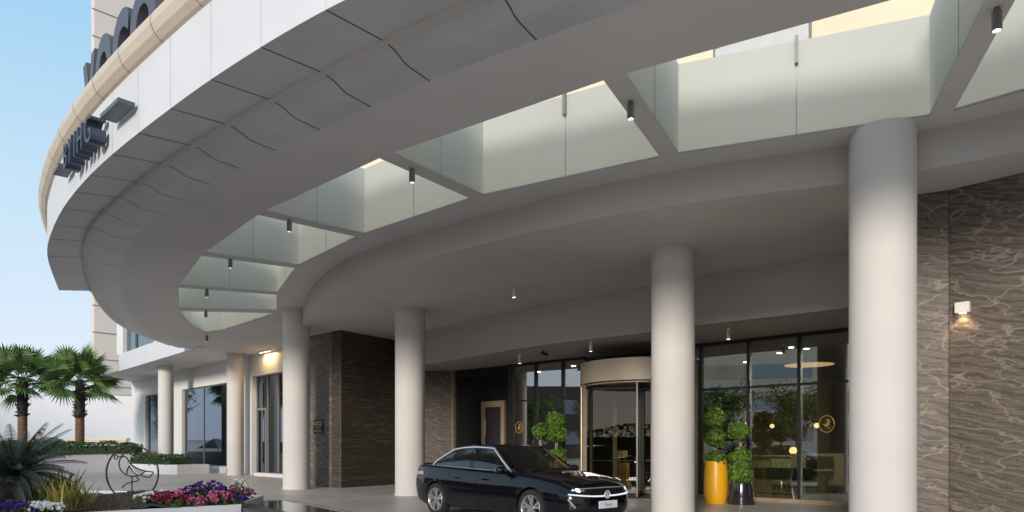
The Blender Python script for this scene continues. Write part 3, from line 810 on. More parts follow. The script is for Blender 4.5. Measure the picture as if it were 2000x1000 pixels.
# ------------------------------------------------------------------ brown marble walls
mw = empty('marble_wall', 'large brown veined marble wall carrying the small white wall lamp', 'wall')
m = MB(); m.wallbox((7.15, 11.17), (13.0, 5.2), 0, S1 - .002, .4, 1); m.build('wall_face', M['marble'], mw, smooth=False)
m = MB(); m.wallbox((6.45, 11.55), (7.148, 11.172), 0, S1 - .003, .3, 1); m.build('wall_return', M['marble3'], mw, smooth=False)
m = MB(); m.box((7.146, 11.168, S1 / 2), (.008, .008, S1 - .01), R(45)); m.build('corner_trim', M['marble3'], mw)
m = MB(); m.wallbox((6.47, 11.6), (9.6, 15.6), 0, S1 - .004, .3, -1); m.build('wall_end', M['marble3'], mw, smooth=False)
blk = empty('marble_block', 'dark brown marble block between two white columns, carrying the black plate', 'wall')
pB = [(-8.35, 26.6), (-6.18, 24.65), (-4.6, 27.0)]
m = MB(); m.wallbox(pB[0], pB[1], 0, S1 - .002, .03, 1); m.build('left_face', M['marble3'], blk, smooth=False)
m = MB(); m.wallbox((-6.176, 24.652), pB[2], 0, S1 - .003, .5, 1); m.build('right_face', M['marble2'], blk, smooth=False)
st = tag(MB().wallbox((-4.62, 27.02), tuple(GA - gdir * .05), 0, S2 - .003, .3, 1).build('marble_pier', marble_mat('brown_marble_pier', (.95, -.3), .25, .8, 9.0), None, smooth=False), 'narrow brown marble strip left of the dark glass front', 'wall')
# wall lamp
x, y = 0, 0
fd = Vector((13.0 - 7.15, 5.2 - 11.17)).normalized(); fn = Vector((fd.y, -fd.x))
if fn.dot(Vector((-1, -1))) < 0: fn = -fn
r = (1882 - 1000) / F
t = (r * 11.17 - 7.15) / (fd.x - r * fd.y); wp = Vector((7.15, 11.17)) + fd * t
wz = CH + (HZ - 602) / F * wp.y
wl = empty('wall_lamp', 'small white cube wall lamp glowing below on the brown marble wall', 'wall lamp', (*(wp + fn * .06), wz), math.atan2(fd.y, fd.x))
m = MB(); m.bbox((0, 0, 0), (.20, .12, .17), .006); m.build('housing', M['lampwhite'], wl)
m = MB(); m.box((0, 0, -.0865), (.09, .06, .002)); m.build('lens', M['warm_lens'], wl)
ld = bpy.data.lights.new('wall_lamp_light', 'SPOT'); ld.energy = 4; ld.color = (1, .7, .42); ld.spot_size = R(110); ld.shadow_soft_size = .03
lo = bpy.data.objects.new('wall_lamp_light', ld); COL.objects.link(lo); lo.location = (*(wp + fn * .07), wz - .1)
# black plate with lettering
pd_ = (Vector(pB[1]) - Vector(pB[0])).normalized(); pn = Vector((pd_.y, -pd_.x))
r = (622.5 - 1000) / F; p0 = Vector(pB[0])
t = (r * p0.y - p0.x) / (pd_.x - r * pd_.y); sp = p0 + pd_ * t; sz = CH + (HZ - 833) / F * sp.y
pl = empty('wall_plate', 'black square name plate with gold lettering on the marble block', 'sign', (*(sp + pn * .02), sz), math.atan2(pd_.y, pd_.x))
m = MB(); m.bbox((0, 0, 0), (.62, .03, .52), .006); m.build('plate', M['black_plate'], pl)
base = Matrix.Translation((0, -.02, 0)) @ Matrix.Rotation(R(90), 4, 'X')
text_obj('lettering', 'VOCO', .21, .006, M['gold'], Matrix.Translation((0, -.019, .04)) @ Matrix.Rotation(R(90), 4, 'X'), pl, .004)
text_obj('lettering', 'DOHA', .08, .005, M['gold'], Matrix.Translation((0, -.019, -.07)) @ Matrix.Rotation(R(90), 4, 'X'), pl, .001)
text_obj('lettering', 'WEST BAY', .10, .005, M['gold'], Matrix.Translation((0, -.019, -.21)) @ Matrix.Rotation(R(90), 4, 'X'), pl, .001)
# small camera under the entrance soffit
x, y = U(1062, 684, S2); cam_o = empty('security_camera', 'small black security camera under the entrance soffit', 'camera', (x, y, S2), 0)
m = MB(); m.tube([(0, 0, 0), (0, 0, -.09)], .025); m.build('bracket', M['mullion'], cam_o)
m = MB(); m.tube([(-.06, .05, -.08), (.10, -.10, -.15)], .05, 12); m.build('body', M['mullion'], cam_o)

# ------------------------------------------------------------------ left wing
lw = empty('side_wing', 'white side wing with wide dark windows behind the palms', 'building')
wd = (FW1 - FW0).normalized(); wn = Vector((wd.y, -wd.x))
if wn.dot(Vector((1, -1)) * -1) < 0 and wn.dot(-FW0) < 0: wn = -wn
def WP(px):
    r = (px - 1000) / F; t = (r * FW0.y - FW0.x) / (wd.x - r * wd.y); return FW0 + wd * t
def wwall(pxa, pxb, z0, z1, mm=None, name='wall', th=.35, off=0.0):
    m = MB(); a, b = WP(pxa) + wn * off, WP(pxb) + wn * off
    sd = 1 if Vector((-(b - a).y, (b - a).x)).dot(-wn) > 0 else -1
    m.wallbox(a, b, z0, z1, th, sd); return m.build(name, mm or M['white'], lw, smooth=False)
Y2 = WP(443).y; zt = CH + (HZ - 747) / F * Y2; zs = CH - (912 - HZ) / F * Y2
wwall(257, 284, 0, S0 - .002); wwall(310, 355, 0, S0 - .002); wwall(443, 490, 0, S0 - .002)
wwall(355, 443, 0, zs); wwall(355, 443, zt, S0 - .002); wwall(284, 310, zt, S0 - .002); wwall(284, 310, 0, zs)
def wwin(pxa, pxb, z0, z1, bars):
    f = wwall(pxa, pxb, z0, z1, M['glass_dark'], 'window', .02, -.18)
    m = MB(); a, b = WP(pxa), WP(pxb); 
    an = math.atan2(wd.y, wd.x)
    for p in bars: m.box((*(WP(p) - wn * .16), (z0 + z1) / 2), (.035, .05, z1 - z0), an)
    c = (a + b) / 2 - wn * .155; L_ = (b - a).length
    for z in (z0 + .03, z1 - .03): m.box((*c, z), (L_, .05, .05), an)
    m.build('window_frame', M['grey_metal'], f)
    m = MB(); m.box((*((a + b) / 2 - wn * 1.3), (z0 + z1) / 2), (L_ + 2, .05, z1 - z0 + 1), an); m.build('room_wall', M['dark_int'], f)
wwin(355, 443, zs, zt, (357, 393, 441)); wwin(284, 310, zs, zt, (286, 308))
wwall(350, 443, 0, .32, M['white'], 'plinth', .25, .28)
# portal with lamp-lit head
pq = WP(490) + wn * .0; ang = math.atan2(wd.y, wd.x)
ga = WP(497); gb = WP(565)
ztp = CH + (HZ - 736) / F * ga.y
wwall(490, 497, 0, S0 - .003, M['white'], 'portal_jamb', .5, .15)
wwall(497, 575, ztp, S0 - .003, M['white'], 'portal_head', .5, .15)
f = wwall(497, 575, .02, ztp, M['glass_dark'], 'portal_glass', .02, -.15)
m = MB()
for p in (498, 519, 540, 560): m.box((*(WP(p) - wn * .12), ztp / 2), (.07, .06, ztp), ang)
m.build('portal_frame', M['grey_metal'], f)
m = MB(); zd = CH + (HZ - 800) / F * ga.y
for p in (500, 517): m.box((*(WP(p) - wn * .08), zd / 2), (.10, .08, zd), ang)
c = (WP(500) + WP(517)) / 2 - wn * .08; m.box((*c, zd), ((WP(500) - WP(517)).length, .08, .12), ang); m.build('portal_door', M['grey_metal'], f)
m = MB(); m.box((*((WP(497) + WP(575)) / 2 - wn * 1.6), ztp / 2), (6, .05, ztp), ang); m.build('room_wall', M['dark_int'], f)
wwall(512, 575, 0, .16, M['white'], 'step', .5, .45)
# lamp in the portal head
lp_ = WP(533) + wn * .42; lz = S0 - .05
pl_o = empty('portal_lamp', 'warm strip lamp washing the portal head behind the column', 'wall lamp', (*lp_, lz), ang)
m = MB(); m.bbox((0, 0, 0), (1.3, .10, .05), .008); m.build('housing', M['lampwhite'], pl_o)
m = MB(); m.box((0, 0, -.027), (1.2, .07, .002)); m.build('lens', emit('portal_lens', (1, .75, .42), 2.5), pl_o)
ld = bpy.data.lights.new('portal_light', 'AREA'); ld.shape = 'RECTANGLE'; ld.size = 1.2; ld.size_y = .08; ld.energy = 11; ld.color = (1, .68, .32)
lo = bpy.data.objects.new('portal_light', ld); COL.objects.link(lo); lo.location = (*lp_, lz - .04); lo.rotation_euler = (0, 0, ang)
# upper slab band, window, balcony
sd_ = (Vector(LW[2]) - Vector(LW[1])).normalized(); sn = Vector((-sd_.y, sd_.x))
if sn.dot(Vector((-1, -1))) < 0: sn = -sn
def SP(px, off=0.0):
    o = Vector(LW[1]) + sn * off; r = (px - 1000) / F; t = (r * o.y - o.x) / (sd_.x - r * sd_.y); return o + sd_ * t
def swall(pxa, pxb, z0, z1, mm, name, th=.3, off=0.0, parent=None):
    a, b = SP(pxa, off), SP(pxb, off); m = MB(); s = 1 if Vector((-(b - a).y, (b - a).x)).dot(-sn) > 0 else -1
    m.wallbox(a, b, z0, z1, th, s); return m.build(name, mm, parent or lw, smooth=False)
swall(232, 388, S0 - .05, S0 + 1.0, M['fascia'], 'slab_band', .35)
swall(302, 388, S0 + 1.0, S0 + 1.25, M['fascia'], 'balcony_band', .35, .06)
up = swall(240, 291, S0 + 1.0, S0 + 6.5, M['glass_dark'], 'window', .05, -.25)
up.data.materials[0] = glass_mat('teal_window', (.22, .34, .36), .18, gloss=(.8, .95, 1))
mm_ = MB(); 
for px in (241, 265, 290): mm_.box((*SP(px, -.2), S0 + 3.75), (.07, .08, 5.5), math.atan2(sd_.y, sd_.x))
for z in (S0 + 2.6,): 
    c = (SP(241, -.2) + SP(290, -.2)) / 2; mm_.box((*c, z), ((SP(241) - SP(290)).length, .06, .05), math.atan2(sd_.y, sd_.x))
mm_.build('window_frame', M['grey_metal'], up)
swall(240, 291, S0 + 1.0, S0 + 6.5, mat('teal_blind', (.16, .26, .28), .8), 'blind', .05, -.5, up)
swall(228, 240, S0 + 1.0, S0 + 7.5, M['white'], 'upper_pier', .35, -.02)
swall(291, 395, S0 + 1.0, S0 + 7.5, M['white'], 'upper_wall', .35, -.03)
swall(291, 298, S0 + 1.0, S0 + 6.5, M['glass_dark'], 'balcony_glass', .03, .03)
# tower fin seen left of the canopy
fc = Vector(((184 - 1000) / F * 52, 52.0)); fdv = Vector((.72, .694))
fin = empty('tower_fin', 'tall pale stone tower fin with horizontal joints at the far end', 'tower')
zb = CH + (HZ - 769) / F * 52
m = MB(); m.wallbox(fc, fc + fdv * 6.0, zb, 48, .9, 1); m.build('wall', M['tower'], fin, smooth=False)
m = MB(); k = zb + .6
fnn = Vector((fdv.y, -fdv.x))
while k < 48:
    m.box((*(fc + fdv * 2.95 + fnn * .004), k), (6.2, .10, .06), math.atan2(fdv.y, fdv.x)); k += 2.05
m.build('ledge', mat('ledge_grey', (.27, .26, .27), .6), fin)
m = MB(); m.wallbox(fc + fdv * 6.0 + fnn * .3, fc + fdv * 8.5 + fnn * .3, zb, 48, 1.2, 1); m.build('side_bay', M['white'], fin, smooth=False)
m = MB()
for z in range(9, 48, 4): m.wallbox(fc + fdv * 6.5 + fnn * .31, fc + fdv * 8.0 + fnn * .31, z, z + 2.8, .02, 1)
m.build('window', M['glass_dark'], fin, smooth=False)
# white boundary wall and coping
bw = empty('boundary_wall', 'tall plain white boundary wall behind the two palms', 'wall')
m = MB(); m.wallbox(((-60 - 1000) / F * 58, 58), ((275 - 1000) / F * 58, 58), 0, zb + .5, .3, 1); m.build('wall_face', mat('hoarding_white', (.66, .66, .70), .6, var=.06, scale=.15), bw, smooth=False)
lwall = empty('low_wall', 'long low wall with cream coping behind the palms and hedge', 'wall')
m = MB(); m.wallbox((-70, 53), (-30, 53), 0, 1.95, .4, 1); m.build('wall_face', M['white'], lwall, smooth=False)
m = MB(); m.wallbox((-70, 52.9), (-29.9, 52.9), 1.952, 2.12, .6, 1); m.build('coping', M['coping'], lwall, smooth=False)

# ------------------------------------------------------------------ signs on the canopy
def O_at(px, off, z=None):
    """point on the fascia line (offset outwards) seen at photo column px, and its tangent left to right"""
    best = None
    for i in range(len(Os) - 1):
        a = Os[i] + nO[i] * off; b = Os[i + 1] + nO[i + 1] * off
        fa_ = a.x - (px - 1000) / F * a.y; fb = b.x - (px - 1000) / F * b.y
        if fa_ * fb <= 0 and a.y < 40:
            t = fa_ / (fa_ - fb) if fa_ != fb else 0
            best = (a.lerp(b, t), (a - b).normalized(), nO[i])
            if px < 100: continue
            return best
    return best
sg = empty('band_sign', 'dark raised sign lettering between two bars on the white canopy edge', 'sign')
zc = ZW + .36
for px, w in ((229, .80), (123, .55)):
    p, t, n = O_at(px, .16); m = MB(); m.box((*p, zc + .06), (w, .24, .065), math.atan2(t.y, t.x)); m.build('bar', M['sign_grey'], sg)
for ch, px in (('B', 141), ('Y', 150.5), ('I', 160), ('H', 170), ('G', 186)):
    p, t, n = O_at(px, .17)
    text_obj('letter', ch, .64, .24, M['letter'], frame((*p, zc - .17), (*t, 0)), sg, .0, .78)
vs_ = empty('roof_sign', 'big dark lowercase letters standing on the canopy roof', 'sign')
for ch, px, sx in (('v', 190, .72), ('o', 218, .74), ('c', 252, .8), ('o', 296, .8)):
    p, t, n = O_at(px, -.30); 
    text_obj('letter', ch, 2.55, .28, M['roofsign'], frame((*(p + t * .0), FT + .25), (*t, 0)), vs_, .05, sx)
m = MB(); pts = [(*O_at(px, -.30)[0], FT + .27) for px in (176, 200, 230, 260, 300, 330)]; m.tube(pts, .05); m.build('rail', M['sign'], vs_)

# ------------------------------------------------------------------ ground
g = MB(); g.sheet([(-500, -500), (500, -500), (500, 500), (-500, 500)], 0, (), False)
tag(g.build('ground', M['paving'], None, smooth=False), kind='structure')

# ------------------------------------------------------------------ planters, pool, hedges
pln = empty('flower_planter', 'long white planter full of mulch in the near corner', 'planter')
PF = [(-4.92, 12.4), (-5.35, 14.7), (-9, 16.2), (-17.5, 17.5), (-17.5, 4.5), (-12.0, 6.4)]
def inset(P, d):
    c = sum((Vector(p) for p in P), Vector((0, 0))) / len(P)
    return [tuple(Vector(p) + (c - Vector(p)).normalized() * d) for p in P]
m = MB(); m.prism(PF, 0, .45, [list(reversed(inset(PF, .16)))]); m.build('planter_wall', M['planter'], pln, smooth=False)
bm = bmesh.new()
def inpoly(x, y, P):
    c = False
    for i in range(len(P)):
        (x1, y1), (x2, y2) = P[i - 1], P[i]
        if (y1 > y) != (y2 > y) and x < (x2 - x1) * (y - y1) / (y2 - y1) + x1: c = not c
    return c
PI_ = inset(PF, .15)
sm = MB(); st = .22; xs = int(13 / st); ys = int(13.5 / st); idx = {}
for i in range(xs + 1):
    for j in range(ys + 1):
        x, y = -17.6 + i * st, 4.4 + j * st
        idx[i, j] = len(sm.v); sm.v.append((x, y, .41 + .05 * math.sin(x * 1.7 + y) + random.uniform(-.02, .03)))
for i in range(xs):
    for j in range(ys):
        if inpoly(-17.6 + (i + .5) * st, 4.4 + (j + .5) * st, PI_):
            sm.f.append([idx[i, j], idx[i + 1, j], idx[i + 1, j + 1], idx[i, j + 1]]); sm.m.append(0)
sm.build('soil', M['soil'], pln)
pool = empty('reflecting_pool', 'dark stone pool with black still water beside the planter', 'pool')
m = MB(); m.prism([(-5.3, 13.55), (-3.45, 11.0), (-2.2, 8.2), (-2.5, 8.1), (-3.8, 10.75), (-4.88, 12.36)], 0, .40); m.build('pool_rim', M['stone_dark'], pool, smooth=False)
WT = [(-5.29, 13.56), (-5.75, 14.9), (-5.08, 15.2), (-3.05, 12.45), (-1.2, 8.6), (-2.19, 8.2), (-3.44, 11.0)]
m = MB(); m.prism(WT, .10, .30); m.build('water', M['water'], pool, smooth=False)
m = MB(); m.wallbox((-1.2, 8.6), (-3.05, 12.45), 0, .305, .16, -1); m.wallbox((-3.05, 12.45), (-5.08, 15.2), 0, .306, .16, -1); m.wallbox((-5.08, 15.2), (-5.75, 14.9), 0, .304, .16, -1)
m.build('pool_kerb', mat('pool_kerb', (.36, .33, .31), .35, var=.1), pool, smooth=False)

def leafcloud(mb, n, fn, size, aspect=.55, fold=0.0):
    for _ in range(n):
        p, nrm = fn()
        a = Vector((random.gauss(0, 1), random.gauss(0, 1), random.gauss(0, 1))).normalized()
        nrm = (Vector(nrm) * 1.0 + a * .75).normalized()
        u = nrm.cross(Vector((random.gauss(0, 1), random.gauss(0, 1), random.gauss(0, 1)))); u.normalize(); w = nrm.cross(u)
        s = size * random.uniform(.65, 1.3); p = Vector(p)
        mb.add([p - u * s, p - w * s * aspect + nrm * s * .12, p + u * s, p + w * s * aspect + nrm * s * .12], [(0, 1, 2, 3)])
def ellipsoid(c, r, lump=.12, inner=.55, seed=None):
    rnd = random.Random(seed) if seed is not None else random
    ph = [rnd.uniform(0, 6.3) for _ in range(6)]
    def f():
        d = Vector((random.gauss(0, 1), random.gauss(0, 1), random.gauss(0, 1))).normalized()
        k = 1 + lump * (math.sin(3 * d.x + ph[0]) * math.sin(4 * d.y + ph[1]) + .7 * math.sin(5 * d.z + ph[2] + 3 * d.x) + .4 * math.sin(9 * d.y + ph[3]))
        t = k * (inner + (1 - inner) * random.random() ** .5)
        return (c[0] + d.x * r[0] * t, c[1] + d.y * r[1] * t, c[2] + d.z * r[2] * t), d
    return f

def hedge(name, label, p, q, z0, z1, depth, zwall, mm):
    o = empty(name, label, 'hedge'); p, q = Vector(p), Vector(q)
    dd = (q - p).normalized(); nn = Vector((-dd.y, dd.x))
    def f():
        t = random.random(); s = random.uniform(-.5, .5) * depth; e = random.random()
        z = z0 + (z1 - z0) * (1 - (1 - random.random()) ** 2) * (1 + .18 * math.sin(t * 40) * math.sin(t * 17))
        pt = p.lerp(q, t) + nn * s; return (pt.x, pt.y, z), (-.3, -.5, .7)
    L_ = (q - p).length; m = MB(); leafcloud(m, int(420 * L_) if L_ < 40 else 9000, f, .085 if L_ < 40 else .22); m.build('foliage', M['hedge'], o, smooth=False)
    m = MB(); m.box((*((p + q) / 2), z0 + (z1 - z0) * .36), (L_, depth * .8, (z1 - z0) * .72), math.atan2(dd.y, dd.x)); m.build('twig_core', mat('hedge_core', (.02, .035, .012), .9, var=.4, scale=12) if 'hedge_core' not in bpy.data.materials else bpy.data.materials['hedge_core'], o)
    return o
p1, p2 = ((60 - 1000) / F * 37.6, 37.6), ((262 - 1000) / F * 39.0, 39.0)
hw_ = empty('hedge_planter', 'long grey planter wall below the palm hedge', 'planter')
m = MB(); m.wallbox((p1[0] - 12, 36.4), p2, 0, 1.16, 5.5, 1); m.build('planter_wall', mat('grey_render', (.36, .355, .37), .6, var=.06), hw_, smooth=False)
hedge('hedge', 'clipped green hedge on the long grey planter beneath the palms', (p1[0] - 4, 37.5), (p2[0] - .1, 39.7), 1.1, 1.72, 1.8, 0, None)
q1, q2 = (-20.2, 37.4), (-18.0, 36.0)
q1 = ((252 - 1000) / F * 38.5, 38.5); q2 = ((346 - 1000) / F * 36.2, 36.2)
spn = empty('small_planter', 'short white planter box in front of the far white column', 'planter')
m = MB(); m.wallbox(q1, q2, 0, .52, 1.9, 1); m.build('planter_wall', M['white'], spn, smooth=False)
hedge('hedge', 'low green shrubs in the short white planter by the far column', Vector(q1) + Vector((.2, .8)), Vector(q2) + Vector((-.2, .8)), .5, 1.0, 1.4, 0, None)
rs = empty('spiky_plant', 'small reddish spiky plant in the short white planter', 'plant', ((303 - 1000) / F * 37.6, 37.6, .5))
m = MB()
for k in range(24):
    a = random.uniform(0, 2 * PI); l = random.uniform(.5, 1.0); t = random.uniform(.1, .5)
    m.add([(-.02, 0, 0), (.02, 0, 0), (math.cos(a) * l * t, math.sin(a) * l * t, l)], [(0, 1, 2)])
m.build('foliage', leaf_mat('red_spike', (.10, .03, .02), (.22, .12, .05)), rs, smooth=False)

# palms ---------------------------------------------------------------
def fan_leaf(mb, base, d, up, L_, rad, droop, nseg=26):
    """petiole from base along d, then a split fan of narrow folded blades"""
    d = d.normalized(); side = d.cross(Vector((0, 0, 1)))
    if side.length < .1: side = Vector((1, 0, 0))
    side.normalize(); side = Matrix.Rotation(random.uniform(-.95, .95), 3, d) @ side; nrm = side.cross(d).normalized()
    hub = base + d * L_ + Vector((0, 0, -droop * L_ * .15))
    mb.tube([base, (base + hub) / 2 + nrm * .04, hub], .022, 4, r2=.012)
    for k in range(nseg):
        a = -2.25 + 4.5 * k / (nseg - 1)
        v = (d * math.cos(a) + side * math.sin(a)).normalized()
        l = rad * (1 - .18 * abs(a) / 2.25) * random.uniform(.88, 1.05)
        w = v.cross(nrm).normalized() * (l * .052)
        mid = hub + v * l * .55 + nrm * .03 - Vector((0, 0, 1)) * droop * l * .12
        tip = hub + v * l - Vector((0, 0, 1)) * droop * l * (.42 + random.uniform(0, .25))
        mb.add([hub, mid - w, tip, mid + w, mid + nrm * l * .035], [(0, 1, 4), (1, 2, 4), (2, 3, 4), (3, 0, 4)])
def palm(px, y, zb_, zc_, crown_r, label, seed, tr=.27):
    random.seed(seed)
    x = (px - 1000) / F * y
    o = empty('fan_palm', label, 'palm tree', (x, y, 0), 0, 'fan palms beside the side wing')
    m = MB(); h = zc_ - .25
    prof = []
    for i in range(26):
        t = i / 25; rr = tr * (1.35 - .45 * min(1, t * 2.2)) + .012 * (i % 2)
        prof.append((rr, h * .62 * t))
    m.lathe(prof, seg=20); m.build('trunk', M['bark'], o)
    m = MB(); m.lathe([(tr * .9, h * .6), (tr * 1.05, h * .72), (tr * 1.0, h * .9), (tr * .7, h * 1.05)], seg=16)
    for k in range(70):
        a = random.uniform(0, 2 * PI); z = h * random.uniform(.60, 1.0); r0 = tr * .9
        bx, by = math.cos(a), math.sin(a); w = Vector((-by, bx, 0)) * .06
        b0 = Vector((bx * r0, by * r0, z)); tp = Vector((bx * (r0 + .20), by * (r0 + .20), z + random.uniform(.08, .3)))
        m.add([b0 - w, b0 + w, tp + w * .6, tp - w * .6, b0 + Vector((0, 0, .12))], [(0, 1, 2, 3), (0, 3, 4), (1, 4, 2)])
    m.build('leaf_boots', M['bark_dark'], o)
    m = MB()
    nleaf = 29
    for k in range(nleaf):
        el = R(80) - (k / nleaf) * R(108) + R(random.uniform(-12, 12)); az = k * 2.39996 + random.uniform(-.5, .5)
        d = Vector((math.cos(el) * math.cos(az), math.cos(el) * math.sin(az), math.sin(el)))
        fan_leaf(m, Vector((0, 0, zc_ - .15)) + d * .12, d, None, crown_r * .50 * random.uniform(.75, 1.15), crown_r * .52 * random.uniform(.8, 1.12), .12 + .42 * (1 - (el + .8) / 2.2) * random.uniform(.6, 1.5))
    m.build('crown', M['palm'], o, smooth=False)
    return o
palm(156, 42.0, 0, CH + (HZ - 742) / F * 42.0, 2.5, 'fan palm with full crown beside the far building corner, right of the other', 21)
palm(44, 41.0, 0, CH + (HZ - 738) / F * 41.0, 2.4, 'fan palm partly cut off, standing farther from the building, behind the cycad', 5)
random.seed(3)
tent = empty('canvas_shelter', 'low shelter with teal and slate canvas roof behind the cycad', 'shelter', ((95 - 1000) / F * 46, 46, 0))
m = MB(); hz0, hz1 = 1.35, CH + (HZ - 854) / F * 46
m.add([(-1.3, -.8, hz0), (1.5, -.8, hz0), (1.5, .8, hz0), (-1.3, .8, hz0), (-.5, 0, hz1), (.5, 0, hz1)], [(0, 1, 5, 4), (1, 2, 5), (2, 3, 4, 5), (0, 4, 3)]); m.m = [0, 0, 0, 1]
m.build('canvas', [M['slate'], M['teal']], tent, smooth=False)
for sx in (-1.3, 1.5):
    m = MB(); m.tube([(sx * .95, -.75, 0), (sx * .95, -.75, hz0)], .04); m.build('pole', M['grey_metal'], tent)

# cycad ---------------------------------------------------------------
cy = empty('cycad', 'large dark grey-green cycad with arching feathery fronds at the planter corner', 'plant', ((30 - 1000) / F * 12.6, 12.6, .42))
m = MB(); m.lathe([(.30, -.05), (.33, .2), (.28, .45), (.2, .55)], seg=18)
m.build('trunk', M['bark_dark'], cy)
def frond(mb, base, az, el, L_, bend):
    n = 34; pts = []; p = Vector(base); e = el
    for i in range(n + 1):
        pts.append(p.copy()); e -= bend / n
        p = p + Vector((math.cos(e) * math.cos(az), math.cos(e) * math.sin(az), math.sin(e))) * (L_ / n)
    mb.tube(pts[::3], .012, 4, r2=.005)
    side = Vector((-math.sin(az), math.cos(az), 0))
    for i in range(3, n + 1):
        t = (pts[i] - pts[i - 1]).normalized(); nr = side.cross(t); f = i / n
        ll = .165 * math.sin(PI * min(1, .18 + f * .80)) ** .6 + .02
        for s in (-1, 1):
            for sub in (0,):
                q = pts[i - 1].lerp(pts[i], sub)
                v = (side * s * .80 + t * .55 + nr * -.42 * (-1)).normalized() * ll
                w = t * .0115
                mb.add([q - w, q + w, q + v + w * .3, q + v - w * .3], [(0, 1, 2, 3)])
mg, md = MB(), MB()
for k in range(54):
    f = k / 54; az = k * 2.39996 + random.uniform(-.2, .2); el = R(78) - f * R(62)
    frond(mg, (0, 0, .5), az, el, random.uniform(1.1, 1.35), R(38) + f * R(45))
for k in range(26):
    az = k * 2.39996 + random.uniform(-.2, .2)
    frond(md, (0, 0, .45), az, R(random.uniform(-8, 14)), random.uniform(1.0, 1.25), R(random.uniform(30, 60)))
mg.build('crown', M['cycad'], cy, smooth=False); md.build('dry_fronds', M['cycad_dry'], cy, smooth=False)
# sword leaved plants
def blades(name, label, x, y, n, h, spread, mm, w=.02, seed=1):
    random.seed(seed)
    o = empty(name, label, 'plant', (x, y, .43)); m = MB()
    for k in range(n):
        a = random.uniform(0, 2 * PI); l = h * random.uniform(.6, 1.1); s = spread * random.uniform(.2, 1)
        bx, by = random.gauss(0, .10), random.gauss(0, .08); ca, sa = math.cos(a), math.sin(a); pts = []
        for i in range(6):
            t = i / 5; pts.append(Vector((bx + ca * s * t ** 1.6, by + sa * s * t ** 1.6, l * (t - .30 * s * t * t))))
        wv = Vector((-sa, ca, 0)) * w * random.uniform(.7, 1.3)
        A = [p - wv * (1 - (i / 5) ** 2 * .95) for i, p in enumerate(pts)]; B = [p + wv * (1 - (i / 5) ** 2 * .95) for i, p in enumerate(pts)]
        m.strip(A, B)
    m.build('foliage', mm, o, smooth=False); return o
def SP2(px, y): return (px - 1000) / F * y
blades('sword_plant', 'tall dark olive sword-leaved plant beside the cycad', SP2(118, 12.6), 12.6, 60, .70, .40, M['blade'], .028, 4)
blades('sword_plant', 'dark olive sword-leaved plant half hidden under the cycad fronds', SP2(88, 12.2), 12.2, 40, .55, .4, M['blade'], .025, 5)
blades('sword_plant', 'yellow striped sword-leaved plant at the front of the planter', SP2(125, 11.6), 11.6, 70, .55, .5, M['blade_y'], .018, 6)
blades('sword_plant', 'sparse yellow sword-leaved plant nearest the brown mulch', SP2(160, 12.0), 12.0, 36, .52, .45, M['blade_y'], .016, 7)
random.seed(9)
def f_dry():
    px = random.uniform(165, 285); y = random.uniform(11.6, 13.6); return (SP2(px, y), y, .46 + random.uniform(0, .08)), (0, 0, 1)
m = MB()
for _ in range(1500):
    (x, y, z), _n = f_dry(); a = random.uniform(0, 2 * PI); l = random.uniform(.06, .20)
    dx, dy = math.cos(a), math.sin(a)
    m.add([(x - dy * .004, y + dx * .004, z - .06), (x + dy * .004, y - dx * .004, z - .06), (x + dx * l, y + dy * l, z + random.uniform(.0, .14))], [(0, 1, 2)])
tag(m.build('dry_grass', M['dry'], None, smooth=False), 'dry brown grass and twigs covering the mulch', 'grass', kind='stuff')

# petunias
def petunia(px, y, r, hgt, mm, n, label, seed, mm2=None, zb=.42):
    random.seed(seed)
    o = empty('petunia', label, 'flowering plant', (SP2(px, y), y, zb), 0, 'petunias in the planter')
    m = MB(); leafcloud(m, int(n * 4), ellipsoid((0, 0, hgt * .45), (r, r * .8, hgt * .55), .1, .3), .032); m.build('foliage', M['hedge'], o, smooth=False)
    m = MB()
    fn = ellipsoid((0, 0, hgt * .55), (r, r * .85, hgt * .60), .12, .9)
    for _ in range(int(n * 1.35)):
        p, d = fn()
        if d.z < -.15: continue
        p = Vector(p); d = (Vector(d) + Vector((0, -.5, .45))).normalized(); u = d.cross(Vector((.3, .2, 1))).normalized(); w = d.cross(u); s = random.uniform(.024, .037)
        ring = [p + (u * math.cos(t) + w * math.sin(t)) * s * (1 + .12 * math.cos(5 * t)) + d * .012 for t in [2 * PI * k / 10 for k in range(10)]]
        m.add([p - d * .02] + ring, [(0, 1 + k, 1 + (k + 1) % 10) for k in range(10)])
    m.build('blossoms', [mm], o, smooth=False)
    return o
